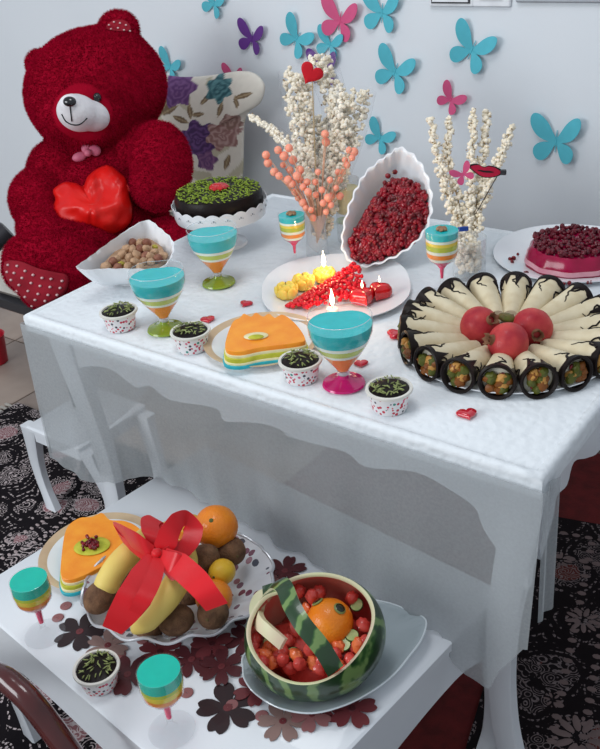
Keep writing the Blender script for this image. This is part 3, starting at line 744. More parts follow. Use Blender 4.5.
def make_flute(label, kind):
    t = thing('jelly_flute', label, 'dessert glass', (0, 0, 0), group='narrow rainbow jelly glasses')
    if kind == 'tall':
        prof = [(.0035, .030), (.0045, .048), (.007, .055), (.022, .066), (.0275, .076), (.029, .100), (.030, .124)]
        Ls = [(.031, .068, M_pinkj), (.0682, .0745, M_cream), (.0747, .083, M_oran), (.0832, .089, M_cream), (.0892, .098, M_green), (.0982, .104, M_yell), (.1042, .109, M_cream), (.1092, .1205, M_blue)]
        stem = [(.0005, .0), (.026, .0), (.027, .0015), (.010, .004), (.004, .010), (.0035, .030)]
    else:
        prof = [(.0045, .022), (.006, .050), (.009, .056), (.020, .062), (.0265, .072), (.0285, .088), (.028, .110)]
        Ls = [(.024, .064, M_pinkj), (.0642, .072, M_coral), (.0722, .079, M_oran), (.0792, .088, M_yell), (.0882, .093, M_green), (.0932, .109, M_teal)]
        stem = [(.0005, .0), (.030, .0), (.031, .0015), (.010, .004), (.0040, .012), (.0045, .022)]
    obj('bowl', lathe(prof + [(prof[-1][0] - .001, prof[-1][1] + .0005)], 40), M_glass, t)
    obj('foot', lathe(stem, 36), clear('foot_glass', opacity=.05), t)
    for a, b_, m_ in Ls: obj('jelly_layer', layer(prof, a, b_, n=32), m_, t)
    return t
fa = make_flute('tall rainbow jelly glass left of the bouquet vase with a nut on top', 'tall'); fa.location = P(296, 266, TZ); fa.scale = (.97,) * 3
fb = dup(fa, P(442, 294, TZ), 0, 'tall rainbow jelly glass left of the popcorn stick vase', scale=1.1)
fc = make_flute('teal-topped rainbow glass at the left end of the low table', 'low'); fc.location = P(45, 634, BZ); fc.scale = (1.13,) * 3
fd = dup(fc, P(172, 730, BZ), 0, 'teal-topped rainbow glass at the near edge of the low table', scale=1.15)
m_wn = mat('walnut_piece', (.38, .22, .12), .6, (.25, .13, .07), 200, bump=.5)
for f_, l in ((fa, 'walnut half on the glass beside the bouquet'), (fb, 'walnut half on the glass beside the popcorn sticks')):
    s = f_.scale[0]; solo('walnut', join(*[ell((.006 * math.cos(a), .005 * math.sin(a), .003), (.006, .005, .004), (0, 0, a), 10, 6, .3, a) for a in (0, 1.3, 2.6, 3.9, 5.1)]), m_wn, l, 'nut', f_.location + Vector((0, 0, .1207 * s)))

# red gel hearts
hp = []
for k in range(40):
    a = 2 * PI * k / 40; hp.append((.0165 * math.sin(a) ** 3, (.0132 * math.cos(a) - .005 * math.cos(2 * a) - .002 * math.cos(3 * a) - .001 * math.cos(4 * a))))
def heart_geo(th=.009, s=1.0):
    rs = []
    for sc_, z in ((.6, 0), (.9, .15), (1, .4), (.95, .7), (.75, .93), (.45, 1), (.1, 1)):
        rs.append([(x * sc_ * s, y * sc_ * s, z * th) for x, y in hp])
    return rings(rs, True, True)
h0 = None
for q, a, s, l in (((467, 416), .75, 1.0, 'red heart alone on the lace near the front right edge'), ((395, 336), 2.4, 1.05, 'red heart touching the left side of the roll platter'),
                ((417, 307), 1.2, .7, 'small red heart behind the left of the roll platter'), ((208, 321), .9, .9, 'red heart just behind the second paper cup'),
                ((246, 305), 0.2, .85, 'red heart behind the orange heart cake'), ((361, 365), .6, .8, 'red heart half hidden by the magenta-footed glass')):
    if h0 is None: h0 = solo('gel_heart', heart_geo(), M_red, l, 'heart', P(*q, TZ), 'scattered red hearts', sharp=60); h0.rotation_euler.z = a; h0.scale = (s,) * 3
    else: dup(h0, P(*q, TZ), a, l, scale=s)

# plates
def plate(label, loc, R, gold=True, name='dessert_plate'):
    t = thing(name, label, 'plate', loc)
    obj('dish', lathe([(.0005, .003), (R * .6, .003), (R * .68, .006), (R * .86, .011), (R * .86, .0095), (R * .66, .002), (R * .55, 0), (.0005, 0)], 64), M_porc, t)
    obj('gold_rim' if gold else 'rim', lathe([(R * .86, .011), (R * .985, .0155), (R, .0155), (R * .99, .0135), (R * .86, .0095)], 64), M_gold if gold else M_porc, t)
    return t
pl1 = plate('white plate with broad gold rim under the orange heart cake on the lace', P(263, 345, TZ), .108)
pl2 = plate('white plate with broad gold rim on the low table', P(100, 556, BZ), .112)
M_cor = mat('orange_glaze', (.95, .36, .03), .45, (.90, .28, .02), 30, coat=.1, bump=.15)
M_cy = mat('yellow_green_cake', (.58, .56, .06), .6, (.42, .44, .03), 60, bump=.3)
M_ccr = mat('cream_cake', (.80, .74, .46), .5, (.72, .66, .36), 60, bump=.3)
M_cbl = mat('turquoise_cake', (.03, .42, .50), .4, (.02, .34, .42), 60, bump=.3)
def offs(o, k, c=None, dx=0, dy=0):
    cx = sum(p[0] for p in o) / len(o); cy = sum(p[1] for p in o) / len(o); return [(cx + (p[0] - cx) * k + dx, cy + (p[1] - cy) * k + dy) for p in o]
o1 = [P(x, y, TZ + .042) for x, y in ((226, 349), (227, 336), (233, 322), (240, 318), (244, 314), (251, 317), (256, 313), (263, 317), (269, 314), (275, 318), (282, 315), (290, 319), (299, 328), (305, 338), (303, 342), (285, 345), (260, 348), (240, 352))]
cc = P(263, 335, TZ); o1 = [(v.x - cc.x, v.y - cc.y) for v in bezc(o1, 4)]
t = thing('heart_cake', 'orange topped layered heart cake on the plate among the paper cups', 'cake', cc.xy.to_3d() + Vector((0, 0, TZ)))
for a, b_, m_, k, l in ((.012, .018, M_cbl, 1.10, 'turquoise'), (.018, .022, M_ccr, 1.07, 'cream'), (.022, .030, M_cy, 1.05, 'yellow green'), (.030, .035, M_ccr, 1.02, 'cream'), (.035, .043, M_cor, 1.0, 'orange')):
    obj('cake_layer', prism(offs(o1, k), a, b_, .001), m_, t, l + ' cake layer')
obj('centre_ring', mv(xf(ell((0, 0, 0), (.022, .014, .003), nu=20), Matrix.Rotation(.6, 4, 'Z')), tuple(P(256, 336, TZ + .0445) - t.location)), M_ccr, t)
obj('centre_ring', mv(xf(ell((0, 0, 0), (.014, .008, .003), nu=20), Matrix.Rotation(.6, 4, 'Z')), tuple(P(256, 337, TZ + .0462) - t.location)), M_cy, t)
o2 = [P(x, y, BZ + .042) for x, y in ((61, 575), (62, 552), (65, 533), (70, 524), (80, 518), (92, 517), (102, 513), (110, 520), (124, 521), (136, 526), (146, 536), (148, 548), (138, 556), (118, 560), (100, 568), (84, 576), (70, 580))]
cc = P(98, 552, BZ); o2 = [(v.x - cc.x, v.y - cc.y) for v in bezc(o2, 4)]
t = thing('heart_cake', 'orange topped heart cake with pomegranate centre on the low table', 'cake', cc.xy.to_3d() + Vector((0, 0, BZ)))
for a, b_, m_, k, l in ((.012, .018, M_cbl, 1.10, 'turquoise'), (.018, .023, M_ccr, 1.07, 'cream'), (.023, .030, M_cy, 1.05, 'yellow green'), (.030, .035, M_ccr, 1.02, 'cream'), (.035, .043, M_cor, 1.0, 'orange')):
    obj('cake_layer', prism(offs(o2, k), a, b_, .001), m_, t, l + ' cake layer')
hc2 = P(92, 546, BZ + .045) - Vector((cc.x, cc.y, BZ))
obj('centre_ring', ell(hc2, (.034, .026, .002), (0, 0, .6), 24), M_cy, t)
M_seed = mat('pomegranate_seed', (.30, .003, .014), .25, (.09, .002, .006), 70, coat=.15, spec=.4)
M_seedb = mat('bright_seed', (.72, .006, .02), .25, (.55, .004, .014), 90, coat=.2)
def seeds(pts, r=.0042, seed=1):
    rnd = random.Random(seed); return join(*[ell(p, (r * rnd.uniform(.8, 1.15), r * rnd.uniform(.7, .95), r * rnd.uniform(.8, 1.3)), (rnd.random() * 6, rnd.random() * 6, rnd.random() * 6), 8, 6) for p in pts])
rnd = random.Random(4)
obj('pomegranate_seeds', seeds([hc2 + Vector((rnd.gauss(0, .010), rnd.gauss(0, .007), .003 + .004 * rnd.random())) for _ in range(42)], .004), M_seed, t, kind='stuff')

# cake stand with pistachio chocolate cake
sc0 = P(223, 237, TZ)
tst = None
for zr in (.09,): top = P(220, 207, TZ + zr)
sc0 = Vector((top.x, top.y, TZ)); SZ = .09
t = thing('cake_stand', 'white footed cake stand with scalloped lace edge', 'cake stand', sc0)
obj('pedestal', lathe([(.001, 0), (.055, 0), (.052, .006), (.02, .016), (.012, .035), (.012, .06), (.022, .078), (.04, SZ - .008), (.001, SZ - .008)], 36), M_porc, t)
obj('tray', lathe([(.001, SZ - .008), (.10, SZ - .008), (.106, SZ - .004), (.106, SZ), (.001, SZ)], 64), M_porc, t)
M_hole = mat('lace_hole_shadow', (.25, .27, .30), .9)
def scal(a, r, z): return (1, .006 * abs(math.sin(a * 11)) if z > SZ + .005 else 0)
fr = obj('scalloped_skirt', lathe([(.104, SZ - .020), (.1065, SZ - .012), (.108, SZ), (.110, SZ + .012), (.109, SZ + .012), (.107, SZ), (.104, SZ - .012)], 176, scal), M_porc, t)
hl = []
for k in range(22):
    a = PI / 22 + 2 * PI * k / 22 + .02
    hl.append(xf(join(ell((.1095, 0, SZ + .003), (.0006, .0016, .0024), nu=8, nv=6), ell((.1095, .0045, SZ + .001), (.0006, .001, .0012), nu=8, nv=6), ell((.1095, -.0045, SZ + .001), (.0006, .001, .0012), nu=8, nv=6)), Matrix.Rotation(a, 4, 'Z')))
obj('cutouts', join(*hl), M_hole, fr, kind='stuff')
t = thing('chocolate_cake', 'round dark chocolate cake strewn with pistachio on the footed stand', 'cake', sc0 + Vector((0, 0, SZ + .0005)))
obj('cake_body', lathe([(.001, 0), (.098, 0), (.101, .004), (.101, .030), (.097, .038), (.09, .041), (.001, .041)], 64), M_choc, t)
rnd = random.Random(8); gs = []
M_pist2 = mat('pistachio_bright', (.36, .48, .05), .6, (.14, .22, .02), 300)
for k in range(700):
    a = rnd.random() * 2 * PI; rr = .097 * math.sqrt(rnd.random())
    gs.append(ell((rr * math.cos(a), rr * math.sin(a), .0415 + rnd.random() * .003 - max(0, rr - .09) * .4), (.0042, .0011, .0012), (0, rnd.uniform(-.5, .5), rnd.random() * PI), 6, 4))
obj('pistachio_slivers', join(*gs), M_pist2, t, kind='stuff')
rp_ = []
for k in range(9):
    a = 2 * PI * k / 9; rp_.append(ell((.014 * math.cos(a), .014 * math.sin(a), .046), (.010, .008, .005), (0, .3, a), 10, 6, .3, k))
obj('red_rosette', mv(join(ell((0, 0, .046), (.012, .012, .008)), *rp_), (0, .005, .001)), mat('red_jam', (.55, .012, .015), .3, coat=.5), t, 'red candied rosette in the middle')

# generic lofted bowl from a rim curve
def loft_bowl(rim, bc, br, bn=None, steps=7, th=.0025, belly=.35, nsub=6, frill=0, nfr=24):
    R = bezc(rim, nsub); n = len(R); bc = Vector(bc)
    N = (R[n // 4] - R[0]).cross(R[n // 2] - R[0]).normalized() if bn is None else Vector(bn)
    if N.dot(sum(R, Vector()) / n - bc) < 0: N = -N
    cen = sum(R, Vector()) / n
    bs = []
    for v in R:
        d = v - cen; d = d - N * d.dot(N); bs.append(bc + d * (br / max(1e-6, (sum((q - cen).length for q in R) / n))))
    def ring(u, inn):
        out = []
        for j in range(n):
            k = u ** (1 + belly) ; p = bs[j].lerp(R[j], 0); h = (R[j] - bs[j]); hn = N * h.dot(N); ht = h - hn
            p = bs[j] + ht * (u ** (1 - belly)) + hn * (u ** (1 + belly))
            if inn: p = p + N * th - ht.normalized() * th * .8 if u < .98 else p - ht.normalized() * th
            if frill and u > .6: p = p + (R[j] - cen).normalized() * frill * math.sin(j * 2 * PI * nfr / n) * (u - .6) / .4
            out.append(p)
        return out
    us = [k / steps for k in range(steps + 1)]
    return rings([ring(u, False) for u in us] + [ring(u, True) for u in reversed(us)], True, True)

# nut bowl
nb = P(128, 292, TZ)
rim = [P(76, 267, TZ + .085), P(88, 258, TZ + .087), P(108, 243, TZ + .092), P(128, 230, TZ + .10), P(147, 220, TZ + .106), P(160, 228, TZ + .10), P(173, 241, TZ + .092), P(172, 256, TZ + .083), P(160, 268, TZ + .077), P(135, 269, TZ + .077), P(105, 269, TZ + .080), P(86, 270, TZ + .083)]
cb = P(130, 262, TZ + .04); nb = Vector((cb.x, cb.y, TZ))
t = thing('nut_bowl', 'white wavy-rimmed pointed bowl full of mixed nuts', 'bowl', nb)
obj('bowl', mv(loft_bowl(rim, nb + Vector((0, 0, .004)), .045, (0, 0, 1), 8, .003, .25, 8, .0012, 24), -nb), M_porc, t, sharp=60)
obj('base_ring', lathe([(.001, 0), (.04, 0), (.042, .005), (.001, .005)], 30), M_porc, t)
fill = [P(x, y, TZ + .066) for x, y in ((100, 267), (110, 256), (122, 245), (136, 239), (150, 238), (162, 247), (166, 256), (158, 265), (140, 268), (118, 268))]
M_hz = mat('hazelnut_skin', (.16, .045, .03), .5, (.28, .12, .07), 60); M_pn = mat('peanut_tan', (.52, .33, .20), .6, (.40, .24, .14), 60, bump=.3); M_yn = mat('yellow_raisin', (.50, .42, .06), .5, (.36, .3, .04), 80)
obj('nut_bed', prism([(v.x - nb.x, v.y - nb.y) for v in fill], .04, .066), M_pn, t)
nuts = [((113, 262), 0), ((106, 266), 1), ((121, 264), 2), ((128, 266), 1), ((135, 262), 1), ((143, 262), 1), ((151, 262), 1), ((158, 259), 0), ((163, 256), 1), ((122, 255), 1), ((129, 258), 1), ((137, 255), 1), ((146, 256), 0), ((154, 253), 1), ((126, 249), 1), ((133, 250), 1), ((140, 249), 0), ((147, 249), 1), ((155, 247), 2), ((133, 243), 0), ((140, 243), 1), ((147, 243), 0), ((117, 259), 1), ((151, 257), 1), ((118, 268), 0), ((140, 267), 1)]
nm = [mesh('n', ell((0, 0, 0), (.0098, .0098, .0105), nu=14, nv=10, nz=.08), M_hz), mesh('n', ell((0, 0, 0), (.0118, .0085, .0082), nu=14, nv=10, nz=.25, seed=2), M_pn), mesh('n', ell((0, 0, 0), (.0085, .006, .005), nu=12, nv=8, nz=.4, seed=5), M_yn)]
for q, k in nuts:
    o = bpy.data.objects.new(['hazelnut', 'peanut', 'raisin'][k], nm[k]); COL.objects.link(o); o.location = P(*q, TZ + .074 + random.uniform(-.003, .003)); o.rotation_euler = (random.random(), random.random(), random.random() * 6)
    o['label'] = ['dark brown hazelnut in the white nut bowl', 'pale tan nut in the white nut bowl', 'yellow raisin in the white nut bowl'][k]; o['category'] = 'nut' if k < 2 else 'raisin'; o['group'] = ['hazelnuts in the bowl', 'tan nuts in the bowl', 'yellow raisins in the bowl'][k]

# rounded plate with candles and seeds
def sup(a, b_, n=2.6, N=48, rot=0):
    out = []
    for k in range(N):
        t_ = 2 * PI * k / N; c, s = math.cos(t_), math.sin(t_); x = a * abs(c) ** (2 / n) * (1 if c > 0 else -1); y = b_ * abs(s) ** (2 / n) * (1 if s > 0 else -1)
        out.append((x * math.cos(rot) - y * math.sin(rot), x * math.sin(rot) + y * math.cos(rot)))
    return out
def supplate(name, label, loc, a, b_, rot, m_, lift=.014, nexp=2.4):
    t = thing(name, label, 'plate', loc); rs = []
    for k, z in ((.01, .002), (.6, .002), (.72, .004), (.9, lift * .8), (1, lift), (1.0, lift - .002), (.9, lift * .6), (.7, .001), (.6, 0), (.01, 0)): rs.append([(x, y, z) for x, y in sup(a * k, b_ * k, nexp, 64, rot)])
    obj('dish', rings(rs, True, True), m_, t, sharp=60); return t
ov = Vector((.515, .388, TZ))
supplate('serving_plate', 'white plate holding candles and a wedge of red seeds', ov, .150, .165, .64, M_porc)
pts = []
rnd = random.Random(3)
A = P(287, 306, TZ + .01); B_ = P(354, 268, TZ + .01); C_ = P(366, 292, TZ + .01); D_ = P(327, 312, TZ + .01)
for k in range(330):
    u, v = rnd.random(), rnd.random(); u = u ** .8
    lo, hi = A.lerp(B_, u), A.lerp(D_, min(1, u * 1.6)).lerp(C_, max(0, (u - .4) / .6)); p = lo.lerp(hi, v); h = .030 * u * math.sin(PI * (.15 + .7 * v))
    pts.append(p + Vector((0, 0, h * rnd.random() ** .4)))
so = P(330, 300, TZ)
o = solo('seed_pile', mv(seeds(pts, .0048, 2), -so), M_seedb, 'wedge-shaped pile of bright red seeds on the candle plate', 'seeds', so, kind='stuff')
M_yc = mat('yellow_wax', (.92, .70, .16), .4, (.88, .60, .08), 40, sss=.3); M_rc = mat('red_wax', (.62, .01, .015), .2, (.5, .006, .01), 40, coat=.7)
M_fl = emis('flame', (1, .78, .45), 14)
def flame(t, z, s=1.0):
    obj('wick', tube([(0, 0, z), (0, 0, z + .008)], .0007, 6), m_th, t)
    obj('flame', lathe([(.0004, 0), (.003 * s, .005 * s), (.0045 * s, .012 * s), (.0035 * s, .020 * s), (.0012 * s, .030 * s), (.0003, .036 * s)], 12), M_fl, t, loc=(0, 0, z + .005))
def rose(s):
    gs = [ell((0, 0, .011), (.012, .012, .010))]
    for ring_, n_, rr, zz in ((0, 5, .009, .013), (1, 6, .014, .010)):
        for k in range(n_):
            a = 2 * PI * k / n_ + ring_ * .4; gs.append(ell((rr * math.cos(a), rr * math.sin(a), zz), (.0045, .009, .010), (0, .25, a), 12, 8))
    g = join(lathe([(.001, 0), (.012, 0), (.014, .006), (.001, .008)], 16), *gs); return xf(g, Matrix.Scale(s, 4))
ro = None
for q, l, fsz in (((287, 297), 'leftmost yellow rose candle on the white plate', 0), ((304, 288), 'middle yellow rose candle on the white plate', .4), ((325, 281), 'rightmost yellow rose candle, with the tallest flame', 1.0)):
    t = thing('rose_candle', l, 'candle', P(*q, TZ + .004), random.random(), 'yellow rose candles')
    obj('wax_rose', rose(1.3), M_yc, t); flame(t, .026, fsz) if fsz > .5 else obj('wick', tube([(0, 0, .026), (0, 0, .033)], .0007, 6), m_th, t)
for q, a, s, l, fsz in (((363, 304), .9, 1.55, 'red heart candle at the front right of the plate', .45), ((380, 298), .2, 1.45, 'red heart candle at the right edge of the plate', .35)):
    t = thing('heart_candle', l, 'candle', P(*q, TZ + .004), a, 'red heart candles')
    g = heart_geo(.030, s); obj('wax_heart', g, M_rc, t, sharp=60); flame(t, .029, fsz)
t = thing('tea_light', 'small white candle burning bright in front of the red seeds', 'candle', P(333, 314, TZ + .004))
obj('wax', lathe([(.001, 0), (.010, 0), (.010, .012), (.001, .012)], 20), mat('white_wax', (.8, .78, .7), .4), t); flame(t, .012, 1.0)
for q in ((326, 266), (333, 300)):
    l = bpy.data.lights.new('candle_glow', 'POINT'); l.energy = .12; l.color = (1, .62, .35); l.shadow_soft_size = .008; o = bpy.data.objects.new('candle_glow', l); COL.objects.link(o); o.location = P(*q, TZ + .05)

# leaning dish of pomegranate seeds
p0 = P(372, 269, TZ + .012); az = math.atan2(CAM.y - p0.y, CAM.x - p0.x) - .15; el = math.radians(33)
n_ = Vector((math.cos(az) * math.cos(el), math.sin(az) * math.cos(el), math.sin(el)))
rimq = [(400, 147), (415, 156), (426, 172), (432, 194), (431, 217), (422, 236), (406, 251), (387, 261), (366, 267), (352, 264), (342, 250), (342, 232), (347, 210), (355, 190), (364, 174), (378, 161), (390, 153)]
rim = [PN(x, y, p0, n_) for x, y in rimq]
cen = sum(rim, Vector()) / len(rim); bcn = cen - n_ * .060 - Vector((0, 0, .02))
base = Vector((cen.x - .06, cen.y + .05, TZ))
t = thing('leaf_dish', 'tall white scalloped dish leaning up, full of pomegranate seeds', 'dish', p0.xy.to_3d() + Vector((0, 0, TZ)))
O = t.location.copy()
obj('dish', mv(loft_bowl(rim, bcn, .055, n_, 9, .004, .3, 10, .0022, 24), -O), M_porc, t, sharp=60)
bk = bcn - n_ * .004; obj('prop_foot', mv(tube([bk, Vector((bk.x - .01, bk.y + .01, TZ))], [.03, .036], 20), -O), M_porc, t)
fq = [(393, 178), (410, 180), (424, 190), (430, 205), (426, 225), (412, 244), (392, 256), (366, 263), (353, 258), (350, 240), (360, 218), (375, 198)]
def inpoly(x, y, pl):
    r_ = False; j = len(pl) - 1
    for i in range(len(pl)):
        if (pl[i][1] > y) != (pl[j][1] > y) and x < (pl[j][0] - pl[i][0]) * (y - pl[i][1]) / (pl[j][1] - pl[i][1]) + pl[i][0]: r_ = not r_
        j = i
    return r_
pts = []; rnd = random.Random(12)
cx, cy = 393, 222
while len(pts) < 620:
    x, y = rnd.uniform(348, 432), rnd.uniform(176, 264)
    if inpoly(x, y, fq):
        e = 1 - min(1, math.hypot((x - cx) / 42, (y - cy) / 45)); dpt = -.014 + .016 * e + rnd.random() * .004
        pts.append(PN(x, y, p0 + n_ * dpt, n_))
pts += [PN(388, 176, p0 - n_ * .02, n_), PN(395, 172, p0 - n_ * .022, n_), PN(385, 183, p0 - n_ * .02, n_)]
bedr = []
for s_, hh_ in ((1.0, -.022), (.9, -.010), (.6, -.004), (.2, -.002)):
    bedr.append([PN(392 + (x - 392) * s_ * .97, 222 + (y - 222) * s_ * .97, p0 + n_ * hh_, n_) for x, y in [(v.x, v.y) for v in bezc([(a, b_, 0) for a, b_ in fq], 4)]])
solo('seed_heap', mv(join(seeds(pts, .0062, 6), rings(bedr, True, True)), -O), M_seed, 'heap of dark pomegranate seeds in the leaning white dish', 'seeds', O, kind='stuff')

# ------------------------------------------------------------------ popcorn
M_pop = mat('popcorn', (.90, .85, .74), .8, (.80, .70, .52), 130, bump=.3); M_hull = mat('popcorn_hull', (.30, .19, .08), .6)
def popcorn(pts, s, seed=0):
    rnd = random.Random(seed); a, b_ = [], []
    for p in pts:
        for k in range(3):
            d = Vector((rnd.uniform(-1, 1), rnd.uniform(-1, 1), rnd.uniform(-1, 1))) * s * .7
            a.append(ell(Vector(p) + d, (s * rnd.uniform(.5, .9),) * 2 + (s * rnd.uniform(.5, .9),), (rnd.random() * 6,) * 3, 7, 5, .35, rnd.random() * 9))
        if rnd.random() < .38: d = Vector((rnd.uniform(-1, 1), rnd.uniform(-1, 1), rnd.uniform(-1, 1))).normalized() * s * 1.25; b_.append(ell(Vector(p) + d, (s * .4, s * .3, s * .2), (rnd.random() * 6,) * 3, 6, 4))
    return join(*a), (join(*b_) if b_ else None)
def popstick(name, label, cat, pts3, r0, r1, n, s, seed, group, film=None, base=None):
    c = bez(pts3, 8); O_ = Vector(pts3[0]); rnd = random.Random(seed); ps = []
    for k in range(n):
        u = k / (n - 1); i = u * (len(c) - 1); p = c[int(i)].lerp(c[min(int(i) + 1, len(c) - 1)], i % 1); rr = r0 + (r1 - r0) * u
        a = rnd.random() * 2 * PI; ra = rr * math.sqrt(rnd.random()); ps.append(p + RT * ra * math.cos(a) + Vector((-FW.x, -FW.y, 0)) * ra * math.sin(a) - O_)
    t = thing(name, label, cat, O_, group=group)
    a, b_ = popcorn(ps, s, seed)
    obj('popcorn', a, M_pop, t, kind='stuff', sharp=180)
    if b_: obj('hulls', b_, M_hull, t, kind='stuff')
    if film: obj('film_wrap', tube([p - O_ for p in c], [film * (r0 + (r1 - r0) * k / (len(c) - 1)) + .004 for k in range(len(c))], 14, caps=False), M_film, t)
    else: obj('stick', tube([p - O_ for p in c], .0015, 6), mat('bamboo_stick', (.45, .33, .18), .7), t)
    return t
# first vase, seen between the glass and the leaning dish
va = P(318, 256, TZ)
t = thing('glass_vase', 'narrow clear glass vase holding the coral bouquet', 'vase', va)
obj('vase_wall', lathe([(.001, .0), (.026, .0), (.026, .004), (.024, .03), (.022, .06), (.024, .10), (.023, .10), (.021, .06), (.022, .03), (.001, .006)], 32), clear('vase_glass', opacity=.16), t)
vd = (va - CAM).dot(FW)
def pv(x, y, dd=0): return PD(x, y, vd + dd)
cones = [([(318, 235), (312, 180), (300, 120), (297, 72)], .012, .034, 260, 'left popcorn cone in clear film with the red felt heart'),
         ([(320, 235), (326, 170), (335, 110), (318, 55)], .014, .030, 260, 'middle popcorn cone in clear film, the tallest'),
         ([(322, 235), (335, 180), (347, 130), (350, 92)], .014, .048, 330, 'broad right popcorn cone in clear film'),
         ([(318, 235), (322, 190), (322, 150), (322, 120)], .012, .040, 240, 'short inner popcorn cone behind the coral beads'),
         ([(316, 235), (305, 170), (278, 135), (247, 114)], .012, .004, 60, 'popcorn cone tilting left with a pointed tip')]
for i, (q, r0, r1, n, l) in enumerate(cones):
    p3 = [pv(x, y, (.0, .03, -.01, .04, .01)[i] * k / 3) for k, (x, y) in enumerate(q)]
    if i == 4:
        O_ = p3[0]; c = bez(p3, 8); t = thing('popcorn_cone', l, 'popcorn', O_, group='popcorn cones in the bouquet'); rnd = random.Random(9); ps = []
        rr_ = lambda u: .006 + .022 * math.sin(PI * min(1, u * 1.02)) ** .8
        for k in range(150):
            u = .2 + .76 * k / 149; j = u * (len(c) - 1); p = c[int(j)].lerp(c[min(int(j) + 1, len(c) - 1)], j % 1); a = rnd.random() * 2 * PI; ra = (rr_(u) * .8 * (1.15 - u)) * math.sqrt(rnd.random())
            ps.append(p + RT * ra * math.cos(a) + UP * ra * math.sin(a) - O_)
        a, b_ = popcorn(ps, .0055, 3); obj('popcorn', a, M_pop, t, kind='stuff', sharp=180); obj('hulls', b_, M_hull, t, kind='stuff')
        obj('film_wrap', tube([p - O_ for p in c], [rr_(k / (len(c) - 1)) * (1.25 - k / (len(c) - 1)) + .002 for k in range(len(c))], 14, caps=False), M_film, t)
    else: popstick('popcorn_cone', l, 'popcorn', p3, r0 * .8, r1, n, .0066, 20 + i, 'popcorn cones in the bouquet', film=1.15)
# coral bead sprays
M_bd = mat('coral_bead', (.92, .38, .26), .5, (.88, .30, .2), 50, sss=.3, coat=.1); M_st = mat('coral_stem', (.70, .40, .26), .5)
beads = [(266, 155), (278, 150), (289, 148), (274, 172), (283, 165), (293, 160), (300, 170), (288, 180), (297, 176), (303, 187), (295, 192), (309, 196), (303, 203), (311, 210), (318, 172), (322, 190), (316, 195), (332, 196), (340, 180), (336, 188), (349, 150), (352, 158), (347, 165), (343, 172), (326, 142), (325, 134), (331, 205), (323, 203), (307, 182), (290, 170), (338, 172), (268, 163), (284, 156), (279, 176), (292, 184), (300, 180), (298, 198), (306, 208), (313, 218), (328, 198), (330, 180), (345, 160), (354, 152), (340, 196), (315, 182), (308, 192), (326, 212)]
sp0 = va + Vector((0, 0, .03)); t = thing('bead_spray', 'coral orange bead branches fanning out of the narrow vase', 'flowers', sp0)
bme = mesh('bead', ell((0, 0, 0), (.0085, .0085, .0085), nu=12, nv=8), M_bd)
stems = []
for i, q in enumerate(beads):
    p = pv(q[0], q[1], -.06 - .02 * math.sin(i)); o = bpy.data.objects.new('bead', bme); COL.objects.link(o); o.parent = t; o.location = p - sp0; o.scale = (.8 + .4 * random.random(),) * 3
    kn = pv(319 + (q[0] - 316) * .12, 225, -.03); stems.append(tube(bez([Vector((0, 0, 0)), kn - sp0, (kn.lerp(p, .55) - sp0) + UP * .008, p - sp0], 4), .0011, 5))
obj('stems', join(*stems), M_st, t)
pt = pv(320, 212, -.02) - sp0
obj('tie', xf(lathe([(.006, -.012), (.010, 0), (.006, .012)], 14), Matrix.Translation(pt)), M_st, t)
# felt heart on a stick
fh = pv(311, 73, -.09); t = thing('felt_heart', 'red felt heart on a thin stick at the top of the bouquet', 'heart', fh)
g = xf(heart_geo(.006, 1.55), Matrix.Rotation(PI / 2, 4, 'X')); g = xf(g, Matrix.Rotation(math.radians(38), 4, 'Z') @ Matrix.Rotation(.6, 4, 'Y')); obj('heart', g, mat('red_felt', (.56, .008, .02), .8, bump=.3), t, sharp=60)
obj('stick', tube([(0, .004, 0), pv(318, 240, -.02) - fh], .0012, 6), mat('bamboo_stick', (.45, .33, .18), .7), t)
# tumbler behind with yellow label and lime
tb = P(345, 243, TZ) + Vector((0, .02, 0)); t = thing('glass_jar', 'clear glass jar with yellow contents behind the coral beads', 'jar', tb)
obj('jar_wall', lathe([(.001, 0), (.026, 0), (.028, .004), (.028, .145), (.027, .145), (.026, .006), (.001, .005)], 30), clear('vase_glass', opacity=.16), t)
obj('yellow_filling', lathe([(.001, .070), (.026, .070), (.026, .125), (.001, .125)], 28), mat('pale_yellow', (.86, .74, .25), .5), t)
lm = P(343, 221, TZ + .01) ; solo('lime_slice', join(lathe([(.001, 0), (.015, 0), (.016, .004), (.015, .008), (.001, .008)], 24)), mat('lime_peel', (.13, .28, .02), .35, (.3, .42, .08), 200), 'little green lime piece on the lace beside the leaning dish', 'fruit', P(343, 222, TZ), sharp=40)

